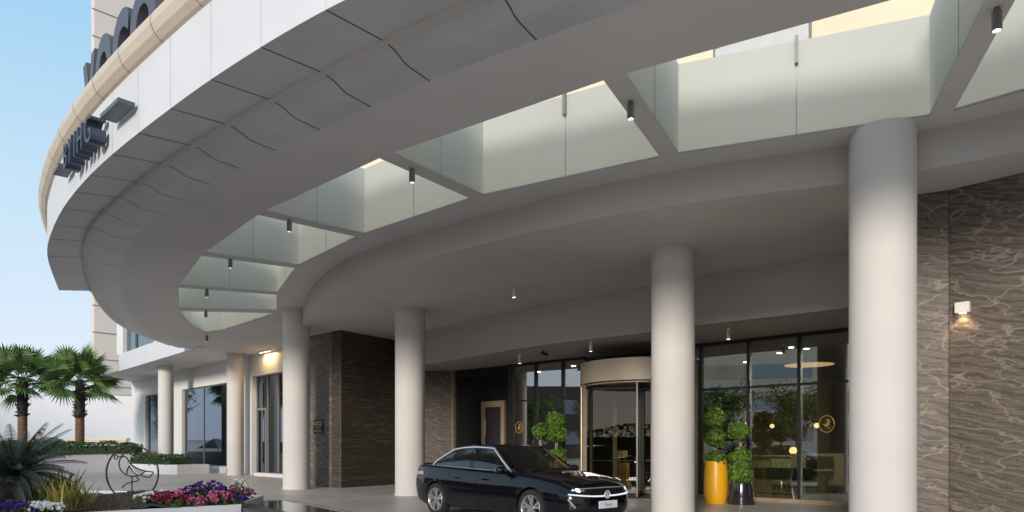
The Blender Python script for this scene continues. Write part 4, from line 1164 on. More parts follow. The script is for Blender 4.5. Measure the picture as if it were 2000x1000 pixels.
pet = [(284, 12.5, .20, .24, 'p_white', 60, 'white petunia clump at the ring sculpture end of the row'),
       (306, 12.7, .22, .30, 'p_white', 34, 'white and leafy petunia clump behind the crimson ones'),
       (322, 12.4, .24, .27, 'p_red', 80, 'crimson petunia clump left of the pink ones'),
       (352, 12.5, .24, .32, 'p_pink', 60, 'mixed pink petunia clump between crimson and purple'),
       (347, 12.1, .18, .20, 'p_red', 50, 'low crimson petunia clump on the front planter edge'),
       (386, 12.7, .26, .42, 'p_purple', 100, 'tall purple petunia clump in the middle of the row'),
       (418, 12.9, .24, .44, 'p_purple', 90, 'tall purple petunia clump behind the bright pink one'),
       (428, 12.3, .22, .30, 'p_pink', 80, 'bright pink petunia clump in front of the purple ones'),
       (384, 12.1, .16, .20, 'p_pink', 30, 'small pink petunia clump in front of the purple middle'),
       (456, 13.0, .22, .36, 'p_red', 60, 'red petunia clump near the pool end of the row'),
       (469, 13.6, .20, .46, 'p_white', 40, 'white petunia clump at the pool end of the row'),
       (464, 12.5, .18, .24, 'p_purple', 40, 'small purple petunia clump at the planter corner'),
       (484, 13.6, .15, .26, 'p_pink', 16, 'leafy petunia clump spilling over the pool rim'),
       (26, 11.0, .26, .22, 'p_purple', 110, 'purple petunia clump below the cycad, nearest the photo corner'),
       (78, 10.9, .24, .20, 'p_white', 90, 'white petunia clump below the sword-leaved plants'),
       (52, 10.8, .18, .20, 'p_purple', 50, 'purple petunia clump just left of the white one below the cycad'),
       (108, 10.9, .14, .18, 'p_white', 30, 'small white petunia clump at the foot of the yellow blades')]
for i, (px, y, r, h, mm, n, l) in enumerate(pet): petunia(px, y, r, h * .84, M[mm], n, l, 40 + i)

# ring sculpture with wire bird ------------------------------------------
yS = 13.2; sc_ = yS / F
bs = empty('ring_sculpture', 'black wire bird standing inside a thin iron ring in the planter', 'sculpture', (SP2(258.5, yS), yS, 0))
def bp(cx, cy, dy=0): return ((cx / 7.694 + 190 - 258.5) * sc_, dy, CH + (HZ - (860 + cy / 7.694)) * sc_)
m = MB(); m.tube([bp(527 + 390 * math.cos(t), 492 + 410 * math.sin(t)) for t in [2 * PI * k / 72 for k in range(72)]], .017, 8, True); m.build('ring', M['iron'], bs)
def sm(pts): return [tuple(p) for p in catmull([Vector(bp(*q)) for q in pts], 5)]
m = MB()
m.tube(sm([(352, 262), (326, 340), (350, 440), (430, 515), (520, 540), (640, 520), (700, 482), (735, 465)]), .013)
m.tube(sm([(352, 262), (372, 236), (440, 262), (490, 345), (580, 410), (680, 450), (735, 465)]), .013)
m.tube(sm([(640, 520), (700, 540), (775, 556), (815, 520), (840, 480), (735, 465)]), .012)
m.tube(sm([(490, 370), (450, 440), (440, 515)]), .011); m.tube(sm([(480, 385), (530, 460), (610, 525)]), .011)
m.tube(sm([(345, 180), (372, 220), (380, 262)]), .011); m.tube(sm([(430, 188), (392, 215), (352, 262)]), .011); m.tube(sm([(352, 250), (310, 240)]), .010)
m.tube([bp(282 + 28 * math.cos(t), 255 + 28 * math.sin(t)) for t in [2 * PI * k / 16 for k in range(16)]], .011, 6, True)
m.build('bird_outline', M['iron'], bs)
m = MB(); w1 = [bp(*q, dy=.004) for q in [(486, 380), (450, 440), (444, 512), (520, 538), (612, 522), (540, 465)]]
w2 = [bp(*q, dy=.004) for q in [(500, 375), (560, 410), (660, 448), (700, 480), (640, 516), (560, 470)]]
for w in (w1, w2): 
    k = len(w); m.add(w + [(a, b + .006, c) for a, b, c in w], [tuple(range(k)), tuple(reversed(range(k, 2 * k)))] + [(i, (i + 1) % k, k + (i + 1) % k, k + i) for i in range(k)])
m.build('wing_panel', M['mesh'], bs, smooth=False)
m = MB(); m.tube([bp(522, 540), bp(522, 768)], .012); m.tube([bp(545, 765), bp(545, 890)], .012); m.tube([bp(450, 768), bp(550, 765)], .010); m.tube([bp(465, 768), bp(465, 890)], .010); m.build('leg', M['iron'], bs)
m = MB(); m.tube(sm([(582, 540), (622, 602), (520, 628), (432, 655), (375, 712)]), .012); m.build('leg', M['iron'], bs)

# ------------------------------------------------------------------ pots with topiary
def pot_yellow(px, y, label):
    o = empty('yellow_pot', label, 'plant pot', (SP2(px, y), y, 0), 0, 'tall yellow pots')
    m = MB(); m.lathe([(.245, 0), (.27, .03), (.30, .22), (.315, .45), (.305, .75), (.285, 1.0), (.280, 1.115), (.268, 1.122), (.255, 1.11), (.25, .98)], seg=48, caps=False); m.build('vessel', M['yellow'], o)
    m = MB(); m.lathe([(.001, .99), (.252, 1.0)], seg=32, caps=False); m.build('soil', M['soil'], o); return o
def pot_black(px, y, label):
    o = empty('black_pot', label, 'plant pot', (SP2(px, y), y, 0), 0, 'black tapered pots')
    m = MB(); m.lathe([(.34, 0), (.345, .02), (.27, .54), (.265, .56), (.25, .56), (.24, .5)], seg=48, caps=False); m.build('vessel', M['blackpot'], o)
    m = MB(); m.lathe([(.001, .5), (.245, .51)], seg=32, caps=False); m.build('soil', M['soil'], o); return o
def topiary(px, y, z0, balls, shrubs, label, seed, lean=.0):
    random.seed(seed)
    o = empty('topiary', label, 'topiary', (SP2(px, y), y, z0), 0, 'potted topiaries')
    top = max(b[1] for b in balls)
    for dx in ((-.02, .03) if len(balls) else (0,)):
        m = MB(); m.tube([(dx, 0, -.05), (dx + .01, .01, top * .5), (dx * .5, 0, top)], .018); m.build('stem', M['trunk'], o)
    m = MB()
    for cx, cz, r in balls: leafcloud(m, int(1500 * (r / .3) ** 2), ellipsoid((cx, 0, cz), (r, r, r * .95), .10, .55), .036)
    for cx, cz, rx, rz in shrubs: leafcloud(m, int(1500 * (rx / .3) ** 2), ellipsoid((cx, 0, cz), (rx, rx, rz), .16, .4), .042)
    m.build('foliage', M['leaf'], o, smooth=False)
    return o
yp = 18.0
pot_yellow(1398.5, yp, 'tall bright yellow pot beside the glass front, right of the revolving door')
pot_black(1448.5, 17.75, 'glossy black tapered pot just right of the tall yellow pot')
zz = lambda py, y: CH + (HZ - py) / F * y
topiary(1397, yp, 1.0, [(0, zz(815, yp) - 1.0, .30), (0, zz(856, yp) - 1.0, .27)], [(0, .16, .30, .22)], 'two-ball topiary growing from the tall yellow pot by the column', 61)
topiary(1446, 17.75, .5, [(-.05, zz(842, 17.75) - .5, .28)], [(0, .72, .28, .24), (0, .30, .36, .32)], 'one-ball topiary with bushy base growing from the glossy black pot', 62)
yq = 21.6
pot_yellow(1088, yq, 'tall yellow pot behind the car windscreen, left of the revolving door')
pot_black(1057, 21.4, 'black tapered pot hidden behind the car, left of the yellow pot')
topiary(1086, yq, 1.0, [(0, zz(822, yq) - 1.0, .33), (-.12, zz(846, yq) - 1.0, .33), (.1, zz(848, yq) - 1.0, .28)], [(0, .2, .34, .25)], 'pale green two-tier topiary behind the car, beside the revolving door', 63)
topiary(1055, 21.4, .5, [(0, zz(843, 21.4) - .5, .27)], [(0, .35, .3, .3)], 'smaller one-ball topiary behind the car roof', 64)

# ------------------------------------------------------------------ car
exec_car = True
CAR = empty('parked_car', 'black saloon car with chrome window trim parked before the entrance', 'car', (.03, 14.42, 0), R(-48.4))
M['paint'] = mat('black_paint', (.003, .003, .005), .08, var=.1, coat=.12, spec=.42)
M['gap'] = mat('shut_line', (.002, .002, .002), 1.0, spec=0)
M['trim'] = mat('black_trim', (.008, .008, .008), .35)
M['chrome'] = mat('chrome', (.80, .80, .81), .3, metal=.85)
M['alloy'] = mat('alloy', (.58, .57, .57), .28, metal=.8)
M['tyre'] = mat('tyre', (.014, .014, .014), .8, bump=.3)
M['carglass'] = glass_mat('car_glass', (.30, .33, .30), .10, gloss=(.9, .95, 1))
M['drl'] = emit('light_bar', (.92, .95, 1), .40)
M['badge'] = mat('badge_silver', (.62, .63, .66), .3, metal=.3)
M['headlens'] = glass_mat('head_lens', (.8, .82, .85), .12)
M['heademit'] = emit('headlamp_led', (1, .98, .95), 2.2)
M['plate'] = mat('plate_white', (.70, .70, .78), .4)
M['grey_txt'] = mat('plate_grey', (.28, .28, .34), .5)
XF, XR, HWd = 2.52, -2.60, .935
def deck(x):                                        # height of the shoulder / bonnet edge
    pts = [(-2.7, 1.02), (-2.55, 1.06), (-2.1, 1.065), (-1.2, 1.04), (0, 1.0), (1.0, .975), (1.6, .93), (2.1, .86), (2.4, .79), (2.7, .74)]
    for (a, b), (c, d) in zip(pts[:-1], pts[1:]):
        if x <= c: t = max(0, (x - a) / (c - a)); t = t * t * (3 - 2 * t) if False else t; return b + (d - b) * t
    return pts[-1][1]
def sup(th, xf, xr, w, n=6.0):
    c, s = math.cos(th), math.sin(th)
    ex = 2 / n; x = abs(c) ** ex * (1 if c >= 0 else -1); y = abs(s) ** ex * (1 if s >= 0 else -1)
    mid, half = (xf + xr) / 2, (xf - xr) / 2
    return mid + half * x, w * y
NT = 128
TH = []
for i in range(NT):
    t = 2 * PI * i / NT; TH.append(t)
levels = [(0, .10, .12, .10), (.10, .04, .05, .05), (.28, .0, .02, .015), (.45, .0, .0, .0), (.62, .01, .0, .0), (.70, .015, .01, .012), (.80, .04, .02, .03), (.92, .075, .04, .05), (1.0, .13, .09, .085)]
body = MB()
rings = []
for s, df, dr_, dw in levels:
    ring = []
    for t in TH:
        x, y = sup(t, XF - df, XR + dr_, HWd - dw)
        zt_ = deck(x); z = .20 + (zt_ - .20) * s
        if s == 0: z = .20 + .06 * max(0, (x - 1.9)) + .10 * max(0, (-1.9 - x))
        ring.append((x, y, z))
    rings.append(ring)
for k, (fr_, up_) in enumerate([(.86, .022), (.6, .05), (.3, .065), (.02, .07)]):
    ring = []
    for t in TH:
        x, y = sup(t, XF - .13 - (1 - fr_) * .06, XR + .09, HWd - .085)
        y *= fr_
        crown = up_ * (1 if x > 0 else .4)
        ring.append((x * (1 - .012 * k), y, deck(x) + crown * (1 - .25 * max(0, (x - 1.6)))))
    rings.append(ring)
vs = [p for r_ in rings for p in r_]; fs = []
for k in range(len(rings) - 1):
    for i in range(NT):
        j = (i + 1) % NT; fs.append((k * NT + i, k * NT + j, (k + 1) * NT + j, (k + 1) * NT + i))
fs.append(tuple(reversed(range(NT)))); o_ = (len(rings) - 1) * NT; fs.append(tuple(o_ + i for i in range(NT)))
body.add(vs, fs)
bo = body.build('body', M['paint'], None)
WB, WR = 1.49, .345
cut = MB()
for sx in (-WB, WB):
    for sy in (-1, 1):
        pts = [(sx, sy * .62, WR), (sx, sy * 1.2, WR)]
        cut.tube(pts, WR + .045, 48)
co = cut.build('cutter', M['trim'], None)
md_ = bo.modifiers.new('arch', 'BOOLEAN'); md_.object = co; md_.operation = 'DIFFERENCE'; md_.solver = 'EXACT'
bpy.context.view_layer.update()
dg = bpy.context.evaluated_depsgraph_get()
nm = bpy.data.meshes.new_from_object(bo.evaluated_get(dg)); bo.modifiers.clear()
bo.data = nm; bpy.data.objects.remove(co)
nm.materials.clear(); nm.materials.append(M['paint']); nm.materials.append(M['trim'])
for p in nm.polygons:
    inside = any(abs(math.hypot(p.center.x - sx, p.center.z - WR) - (WR + .045)) < .012 and abs(p.center.y) > .6 for sx in (-WB, WB)) or (abs(abs(p.center.y) - .62) < .01 and p.center.z < .8)
    p.material_index = 1 if inside else 0
    p.use_smooth = True
try: nm.set_sharp_from_angle(angle=R(32))
except Exception: pass
bo.parent = CAR
# greenhouse: loops between belt and roof rail with shared corners
def gpt(side, u, v):
    """side F,R(ight),B,L; u along, v up"""
    belt = {'fr': (1.05, .85), 'fc': (1.32, 0), 'br': (-1.84, .79), 'bc': (-2.04, 0)}
    top = {'fr': (.16, .64), 'fc': (.32, 0), 'br': (-1.08, .59), 'bc': (-1.24, 0)}
    bulge = .055 * math.sin(PI * v)
    def mix(a, b, e): return a[0] + (b[0] - a[0]) * v ** e, a[1] + (b[1] - a[1]) * v
    fr_, fc_, br_, bc_ = [mix(belt[k], top[k], e) for k, e in (('fr', 1.22), ('fc', 1.12), ('br', 1.9), ('bc', 1.7))]
    if side == 'F': y = (u * 2 - 1); x = fc_[0] - (fc_[0] - fr_[0]) * y * y; yy = fr_[1] * y; x += bulge * .9
    elif side == 'B': y = (u * 2 - 1); x = bc_[0] + (br_[0] - bc_[0]) * y * y; yy = br_[1] * y; x -= bulge * .5
    else:
        x = br_[0] + (fr_[0] - br_[0]) * u; w = br_[1] + (fr_[1] - br_[1]) * u + .07 * math.sin(PI * u) * (1 - .5 * v) + bulge * .6
        yy = w * (-1 if side == 'R' else 1)
        e = 1 - abs(u * 2 - 1) ** 6
    def roofz(x): return 1.505 - .045 * (x + .35) ** 2 / .5
    zb_ = deck(x) + .03 * (1 if side in 'FB' else 0) * (1 - abs(u * 2 - 1) ** 2); zb_ = max(zb_, .96)
    zt_ = roofz(x) + (.02 * (1 - (u * 2 - 1) ** 2) if side in 'FB' else 0)
    if side in 'RL': zt_ -= 0
    vv = v if side in 'FB' else math.sin(v * PI / 2) ** .92
    return (x, yy, zb_ + (zt_ - zb_) * (v if side in 'FB' else v))
def gpatch(mb, side, u0, u1, v0, v1, nu=10, nv=8, off=0.0):
    P = [[Vector(gpt(side, u0 + (u1 - u0) * i / nu, v0 + (v1 - v0) * j / nv)) for i in range(nu + 1)] for j in range(nv + 1)]
    fl = side in 'RB'
    vs = [p for row in P for p in row]; fs = []
    for j in range(nv):
        for i in range(nu):
            a = j * (nu + 1) + i; q = (a, a + 1, a + nu + 2, a + nu + 1)
            fs.append(q if side in 'RF' else tuple(reversed(q)))
    mb.add(vs, fs)
pil = MB()
US = [0, .045, .17, .195, .525, .575, .955, 1.0]
for sd in 'RL':
    for i in (0, 2, 4, 6): gpatch(pil, sd, US[i], US[i + 1], 0, 1, 3, 10)
    for i in (1, 3, 5):
        gpatch(pil, sd, US[i], US[i + 1], .90, 1, 10, 2); gpatch(pil, sd, US[i], US[i + 1], 0, .04, 10, 1)
for u0, u1 in ((0, .05), (.95, 1)): gpatch(pil, 'F', u0, u1, 0, 1, 2, 10); gpatch(pil, 'B', u0, u1, 0, 1, 2, 10)
gpatch(pil, 'F', .05, .95, .93, 1, 20, 1); gpatch(pil, 'B', .05, .95, .93, 1, 20, 1)
# roof panel
nr, nc = 14, 14; vs = []
for i in range(nr + 1):
    for j in range(nc + 1):
        s = j / nc; t = i / nr
        R_ = Vector(gpt('R', t, 1)); L_ = Vector(gpt('L', t, 1)); p = R_.lerp(L_, s)
        Fm = Vector(gpt('F', s, 1)); Bm = Vector(gpt('B', s, 1))
        lin = Bm.lerp(Fm, t); c00, c01, c10, c11 = Vector(gpt('R', 0, 1)), Vector(gpt('L', 0, 1)), Vector(gpt('R', 1, 1)), Vector(gpt('L', 1, 1))
        bil = (c00 * (1 - s) + c01 * s) * (1 - t) + (c10 * (1 - s) + c11 * s) * t
        q = p + lin - bil; q.z += .020 * math.sin(PI * s) * math.sin(PI * t); vs.append(q)
pil.add(vs, [(i * (nc + 1) + j, (i + 1) * (nc + 1) + j, (i + 1) * (nc + 1) + j + 1, i * (nc + 1) + j + 1) for i in range(nr) for j in range(nc)])
pil.build('roof', M['paint'], CAR, ang=40)
m = MB(); gpatch(m, 'F', .05, .95, .0, .93, 24, 10); m.build('windscreen', M['carglass'], CAR)
m = MB(); gpatch(m, 'B', .05, .95, .0, .93, 24, 10); m.build('rear_window', M['carglass'], CAR)
for sd in 'RL':
    for i, nme in ((1, 'quarter_window'), (3, 'side_window'), (5, 'side_window')):
        m = MB(); gpatch(m, sd, US[i], US[i + 1], .04, .90, 10, 8); m.build(nme, M['carglass'], CAR)
    path = []
    for i in range(9): path.append(gpt(sd, .045, .04 + .86 * i / 8))
    for i in range(1, 40): path.append(gpt(sd, .045 + .91 * i / 39, .90))
    for i in range(1, 9): path.append(gpt(sd, .955, .90 - .86 * i / 8))
    low = [gpt(sd, .955 - .91 * i / 20, .04) for i in range(1, 20)]
    sg_ = -1 if sd == 'R' else 1
    m = MB(); m.tube([(x, y + sg_ * .008, z) for x, y, z in path], .021, 6); m.build('chrome_trim', M['chrome'], CAR)
    m = MB(); m.tube([(x, y + sg_ * .006, z) for x, y, z in low], .006, 6); m.build('chrome_trim', M['chrome'], CAR)
# door shut lines and handles
for sd in (-1, 1):
    for xx in (-.98, -.06, .92):
        m = MB(); pts = []
        for i in range(9):
            s = .12 + .86 * i / 8
            # surface y at x, height fraction
            lv = [l for l in levels]; 
            for a, b in zip(lv[:-1], lv[1:]):
                if a[0] <= s <= b[0]: f = (s - a[0]) / (b[0] - a[0]); dw = a[3] + (b[3] - a[3]) * f; break
            mid, half = (XF + XR) / 2, (XF - XR) / 2
            xn = abs((xx - mid) / half); y = (HWd - dw) * (1 - xn ** 6.0) ** (1 / 6.0)
            pts.append((xx + .05 * (s - .5) * (1 if xx > 0 else -.6), sd * (y + .0005), .20 + (deck(xx) - .20) * s))
        m.tube(pts, .004, 4); m.build('door_gap', M['gap'], CAR)
    for xx in (-.75, .18):
        m = MB(); m.bbox((xx, sd * .925, .83), (.20, .03, .028), .01); m.build('door_handle', M['paint'], CAR)
    m = MB(); m.ball((.78, sd * 1.01, 1.03), .11, 16, 10, (.85, 1.0, .62)); m.tube([(.80, sd * .85, .985), (.79, sd * .95, 1.01)], .025, 8); mr_ = m.build('mirror', M['paint'], CAR)
    m = MB(); m.box((.70, sd * 1.01, 1.03), (.01, .15, .09)); m.build('mirror_glass', M['chrome'], mr_)
# front end
def front(y, z):
    for a, b in zip(levels[:-1], levels[1:]):
        zt_ = deck(2.4); za, zb_ = .20 + (zt_ - .20) * a[0], .20 + (zt_ - .20) * b[0]
        if za <= z <= zb_ + 1e-6: f = (z - za) / (zb_ - za); df = a[1] + (b[1] - a[1]) * f; dw = a[3] + (b[3] - a[3]) * f; break
    else: df, dw = .13, .085
    xf, xr, w = XF - df, XR, HWd - dw; mid, half = (xf + xr) / 2, (xf - xr) / 2
    yn = min(.999, abs(y) / w); return mid + half * (1 - yn ** 6.0) ** (1 / 6.0)
def fstrip(ys, zf, h, off, mm, name, depth=.02):
    m = MB(); A, B, C, D = [], [], [], []
    for y in ys:
        z = zf(y) if callable(zf) else zf; hh = h(y) if callable(h) else h
        A.append((front(y, z - hh / 2) + off, y, z - hh / 2)); B.append((front(y, z + hh / 2) + off, y, z + hh / 2))
        C.append((front(y, z - hh / 2) - depth, y, z - hh / 2)); D.append((front(y, z + hh / 2) - depth, y, z + hh / 2))
    m.strip(A, B); m.strip(C, A); m.strip(B, D); return m.build(name, mm, CAR)
YS = [-.86 + 1.72 * i / 60 for i in range(61)]
zl = lambda y: .585 + .055 * (abs(y) / .84) ** 2.2
fstrip([y for y in YS if abs(y) < .60], .645, .13, .004, M['trim'], 'grille')
fstrip(YS, zl, .026, .014, M['drl'], 'light_bar')
fstrip([y for y in YS if abs(y) < .66], lambda y: .735 - .01 * abs(y), .020, .010, M['grey_metal'], 'chrome_strip')
for s in (-1, 1):
    ys = [s * (.50 + .355 * i / 12) for i in range(13)]
    hl = fstrip(ys, lambda y: .690 + .03 * (abs(y) - .5) / .34, lambda y: .065, .006, M['trim'], 'headlight')
    for ya, yb_, hh, mm in ((.53, .60, .024, 'grey_metal'), (.615, .675, .052, 'heademit'), (.69, .77, .034, 'drl'), (.785, .85, .050, 'drl')):
        m = MB(); A, B = [], []
        for i in range(5):
            y = ya + (yb_ - ya) * i / 4; z = .69 + .03 * (y - .5) / .34
            A.append((front(y, z - hh / 2) + .011, s * y, z - hh / 2)); B.append((front(y, z + hh / 2) + .011, s * y, z + hh / 2))
        m.strip(A, B); m.build('lamp', M[mm], hl)
    m = MB(); m.tube([(front(.80, .53) + .012, s * .80, .55), (front(.72, .40) + .012, s * .72, .40)], .016, 6); m.build('side_blade', M['chrome'], CAR)
    m = MB(); ys2 = [s * (.50 + .28 * i / 6) for i in range(7)]
    fstrip(ys2, .44, .13, .003, M['trim'], 'air_intake')
fstrip([y for y in YS if abs(y) < .48], .30, .14, .004, M['trim'], 'lower_grille')
# round badge: V above W in a ring
xe = front(0, .60) + .028
bd = MB(); ringp = [(xe, .070 * math.cos(t), .61 + .070 * math.sin(t)) for t in [2 * PI * k / 32 for k in range(32)]]
bd.tube(ringp, .007, 6, True)
def seg_(a, b): bd.tube([(xe, a[0], .61 + a[1]), (xe, b[0], .61 + b[1])], .0065, 5)
for s in (-1, 1):
    seg_((s * .032, .058), (0, .006)); seg_((s * .062, .026), (s * .028, -.056)); seg_((s * .028, -.056), (0, -.006))
bj = bd.build('badge', M['badge'], CAR)
m = MB(); vs = [(xe - .012, 0, .61)] + [(xe - .012, .070 * math.cos(t), .61 + .070 * math.sin(t)) for t in [2 * PI * k / 32 for k in range(32)]]
m.add(vs, [(0, 1 + k, 1 + (k + 1) % 32) for k in range(32)]); m.build('badge_disc', M['grey_metal'], bj)
xp = front(0, .42) + .03
m = MB(); m.bbox((xp, 0, .435), (.016, .50, .135), .006); pt = m.build('number_plate', M['plate'], CAR)
text_obj('lettering', 'Passat', .085, .004, M['grey_txt'], frame((xp + .010, 0, .41), (0, 1, 0)), pt)
# tail lamps
for s in (-1, 1):
    m = MB(); ys = [s * (.55 + .33 * i / 8) for i in range(9)]; A, B = [], []
    for y in ys:
        xf, xr, w = XF, XR + .02, HWd - .02; mid, half = (xf + xr) / 2, (xf - xr) / 2
        x = mid - half * (1 - min(.999, abs(y) / w) ** 6.0) ** (1 / 6.0) - .006; A.append((x, y, .84)); B.append((x + .01, y, .93))
    m.strip(A, B); m.build('tail_lamp', mat('tail_lens', (.5, .42, .42), .15, coat=.5) if s < 0 else bpy.data.materials['tail_lens'], CAR)
# boot lip
m = MB(); m.bbox((-2.42, 0, 1.082), (.12, 1.1, .03), .012); m.build('boot_lip', M['paint'], CAR)
# cabin
m = MB(); m.bbox((.98, 0, 1.0), (.5, 1.3, .08), .03); m.build('dashboard', M['trim'], CAR)
for xs_, ys_ in ((.02, -.36), (.02, .36), (-.95, -.36), (-.95, .36)):
    m = MB(); m.bbox((xs_, ys_, 1.06), (.14, .46, .42), .06); m.bbox((xs_ - .03, ys_, 1.30), (.10, .26, .16), .05); m.build('seat', mat('seat_leather', (.05, .045, .04), .6) if 'seat_leather' not in bpy.data.materials else bpy.data.materials['seat_leather'], CAR)
m = MB(); m.tube([(.62 + .05 * math.sin(t), .36 + .18 * math.cos(t), 1.06 + .18 * math.sin(t)) for t in [2 * PI * k / 24 for k in range(24)]], .015, 6, True); m.build('steering_wheel', M['trim'], CAR)
# wheels
def wheel_proto():
    w = bpy.data.objects.new('wheel', None); COL.objects.link(w); w.parent = CAR
    def ly(prof, name, mm, seg=56):
        m = MB(); m.lathe(prof, seg=seg, caps=False)
        m.v = [(x, z, y) for x, y, z in m.v]; m.f = [list(reversed(f)) for f in m.f]
        return m.build(name, mm, w, ang=40)
    ly([(.245, .085), (.262, .102), (.30, .108), (.328, .098), (.344, .07), (.345, 0), (.344, -.10), (.25, -.11)], 'tyre', M['tyre'])
    ly([(.250, .090), (.243, .098), (.232, .088), (.222, .03), (.215, -.06)], 'rim', M['alloy'])
    ly([(.215, -.03), (.001, -.035)], 'brake_disc', M['trim'])
    m = MB()
    for k in range(5):
        a = 2 * PI * k / 5 + .3
        for da in (-.12, .12):
            p0 = (.035 * math.cos(a), .075, .035 * math.sin(a)); a2 = a + da * 1.75
            d_ = Vector((math.cos(a2), 0, math.sin(a2))); t_ = Vector((-math.sin(a2), 0, math.cos(a2)))
            b0 = Vector((math.cos(a + da * .6), 0, math.sin(a + da * .6))) * .045; b1 = d_ * .236
            w0, w1 = .018, .026
            vs = []
            for (pp_, ww, yy) in ((b0, w0, .062), (b1, w1, .088)):
                for s in (-1, 1):
                    for dy in (0, -.035): q = pp_ + t_ * (s * ww); vs.append((q.x, yy + dy, q.z))
            m.add(vs, [(0, 2, 6, 4), (1, 5, 7, 3), (0, 4, 5, 1), (2, 3, 7, 6), (4, 6, 7, 5), (0, 1, 3, 2)])
    m.build('spokes', M['alloy'], w)
    ly([(.058, .05), (.055, .075), (.001, .08)], 'hub_cap', M['alloy'], 24)
    return w
w0 = wheel_proto(); first = True
for sx in (-WB, WB):
    for sy in (-1, 1):
        w = w0 if first else copy_tree(w0, CAR); first = False
        w.location = (sx, sy * .825, WR); w.rotation_euler = (0, 0 if sy > 0 else 0, PI if sy < 0 else 0)
CAR.scale = (1.02, 1.02, 1.02)

# ------------------------------------------------------------------ street side behind the camera (reflected in the glass)
def tree(x, y, h, r, seed, label):
    random.seed(seed)
    o = empty('street_tree', label, 'tree', (x, y, 0), 0, 'street trees reflected in the lobby glass')
    m = MB(); m.tube([(0, 0, 0), (.1, .05, h * .3), (-.05, .1, h * .55), (0, 0, h * .8)], .2, 8, r2=.06)
    for k in range(6):
        a = k * 1.1; m.tube([(0, 0, h * (.3 + .06 * k)), (math.cos(a) * r * .4, math.sin(a) * r * .4, h * (.5 + .05 * k)), (math.cos(a) * r * .75, math.sin(a) * r * .75, h * (.6 + .05 * k))], .07, 6, r2=.02)
    m.build('trunk', M['bark'], o)
    m = MB()
    for k in range(9):
        a = random.uniform(0, 2 * PI); q = random.uniform(.1, .7) * r
        leafcloud(m, 420, ellipsoid((math.cos(a) * q, math.sin(a) * q, h * random.uniform(.5, .92)), (r * .5, r * .5, h * .15), .25, .3), .13)
    m.build('crown', M['leaf_dark'], o, smooth=False)
for i, (x, y, h, r) in enumerate([(-21, 3, 5.6, 2.9), (-26, -2, 6.2, 3.3), (-24, 9, 5.2, 2.6), (-30, 5, 6.8, 3.2), (-19.5, -5, 5.4, 2.7), (-33, 13, 6.0, 3.0), (-15, -9, 5.8, 2.8), (-36, 20, 6.0, 3.0)]):
    tree(x, y, h, r, 90 + i, ['leafy street tree nearest the pool side of the drive', 'broad street tree behind the nearest one', 'smaller street tree beside the planter bed', 'tall street tree at the back of the row', 'low street tree at the road corner', 'street tree facing the side wing', 'street tree across from the marble wall', 'street tree opposite the palms'][i])
for i, (x, y, h, r) in enumerate([(-47, 57, 7.5, 3.2), (-54, 63, 8.5, 3.6), (-61, 74, 9, 4), (-26, 16, 6, 3), (-38, 8, 7, 3.4)]):
    tree(x, y, h, r, 120 + i, ['street tree beyond the palms, reflected in the wide wing window', 'broad tree beyond the palms, second of three', 'tallest tree beyond the palms', 'street tree between the palms and the drive', 'tall street tree before the added dark block'][i])
ob = empty('office_block', 'pale office block across the road reflected in the lobby glass', 'building', (-72, -12, 0), R(20))
m = MB(); m.bbox((0, 0, 9), (14, 26, 18), .1); m.build('wall', M['tower'], ob, smooth=False)
for k in range(4):
    m = MB(); m.box((7.02, 0, 3.2 + k * 4.2), (.06, 23, 1.9)); m.build('window', M['glass_dark'], ob, smooth=False)
hedge('horizon_screen_hedge', 'long tall clipped hedge added behind the camera to block horizon glow in the glass', (-75, -30), (45, -38), 0, 3.6, 2.0, 0, None)  # unseen screen, added so the bright horizon drops out of the glass reflections
ob = empty('sky_screen_block', 'long dark block added out of view to keep bright sky out of the glass', 'building', (-64, 21, 0), R(-4))  # added out of view to block the bright sky mirrored in the left panes
m = MB(); m.bbox((0, 0, 4.5), (10, 40, 9), .1); m.build('wall', mat('screen_block_dark', (.11, .085, .075), .8, var=.2), ob, smooth=False)
for k in range(2):
    for j in range(9):
        m = MB(); m.box((5.02, -17 + j * 4.2, 2.6 + k * 3.8), (.06, 1.8, 1.7)); m.build('window', M['glass_dark'], ob, smooth=False)

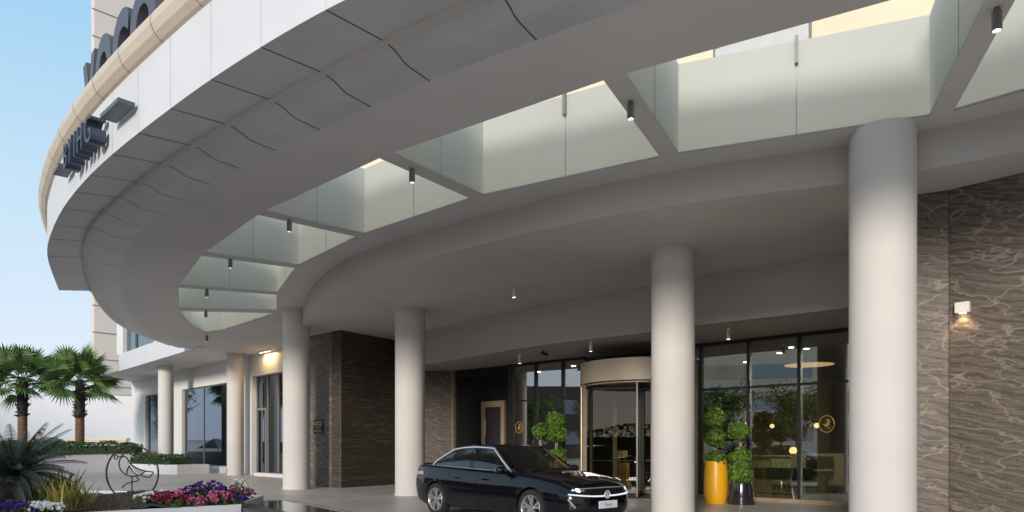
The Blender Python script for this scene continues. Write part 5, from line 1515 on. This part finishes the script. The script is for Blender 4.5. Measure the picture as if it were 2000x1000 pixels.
# ------------------------------------------------------------------ light
SUN_EL, SUN_V = 13.0, Vector((-.36, -.93))
W = bpy.data.worlds.new('World'); S.world = W; W.use_nodes = True
nt = W.node_tree; bg = nt.nodes['Background']
sky = nt.nodes.new('ShaderNodeTexSky'); sky.sky_type = 'NISHITA'; sky.sun_disc = False
sky.sun_elevation = R(SUN_EL); sky.sun_rotation = math.atan2(SUN_V.x, SUN_V.y); sky.altitude = 20; sky.air_density = 1.0; sky.dust_density = .6; sky.ozone_density = 1.5
wtc = nt.nodes.new('ShaderNodeTexCoord'); wsp = nt.nodes.new('ShaderNodeSeparateXYZ'); nt.links.new(wtc.outputs['Generated'], wsp.inputs[0])
wrp = nt.nodes.new('ShaderNodeValToRGB'); el = wrp.color_ramp.elements
el[0].position = 0; el[0].color = (.60, .63, .80, 1); el[1].position = .9; el[1].color = (.46, .52, .60, 1)
for p_, c_ in ((.12, (.66, .74, .86)), (.30, (.52, .70, .84)), (.48, (.35, .60, .82)), (.62, (.42, .56, .70))):
    e_ = el.new(p_); e_.color = c4(c_)
nt.links.new(wsp.outputs['Z'], wrp.inputs['Fac'])
wsc = nt.nodes.new('ShaderNodeVectorMath'); wsc.operation = 'SCALE'; wsc.inputs['Scale'].default_value = 2.85; nt.links.new(wrp.outputs[0], wsc.inputs[0])
wmx = nt.nodes.new('ShaderNodeMix'); wmx.data_type = 'RGBA'; wmx.inputs['Factor'].default_value = .955
nt.links.new(sky.outputs[0], wmx.inputs['A']); nt.links.new(wsc.outputs[0], wmx.inputs['B'])
nt.links.new(wmx.outputs['Result'], bg.inputs['Color']); bg.inputs['Strength'].default_value = .15
sl = bpy.data.lights.new('sun', 'SUN'); sl.energy = 1.15; sl.angle = R(10); sl.color = (1, .93, .84)
so = bpy.data.objects.new('sun', sl); COL.objects.link(so)
v = Vector((SUN_V.normalized().x * math.cos(R(SUN_EL)), SUN_V.normalized().y * math.cos(R(SUN_EL)), math.sin(R(SUN_EL))))
so.rotation_euler = (-v).to_track_quat('-Z', 'Y').to_euler(); so.location = v * 60

# ------------------------------------------------------------------ camera
cd = bpy.data.cameras.new('camera'); cam = bpy.data.objects.new('camera', cd); COL.objects.link(cam)
cam.location = (0, 0, CH); cam.rotation_euler = (R(90), 0, 0)
cd.sensor_width = 36; cd.lens = 24; cd.shift_y = (HZ - 500) / 2000; cd.clip_end = 2000; cd.clip_start = .05
S.camera = cam
S.view_settings.view_transform = 'Standard'; S.view_settings.look = 'None'; S.view_settings.gamma = 1; S.view_settings.exposure = 1.36
S.view_settings.use_curve_mapping = False
S.render.engine = 'CYCLES'
S.cycles.use_denoising = True; S.cycles.max_bounces = 8; S.cycles.diffuse_bounces = 4; S.cycles.transparent_max_bounces = 16
S.cycles.caustics_reflective = False; S.cycles.caustics_refractive = False; S.cycles.sample_clamp_indirect = 6
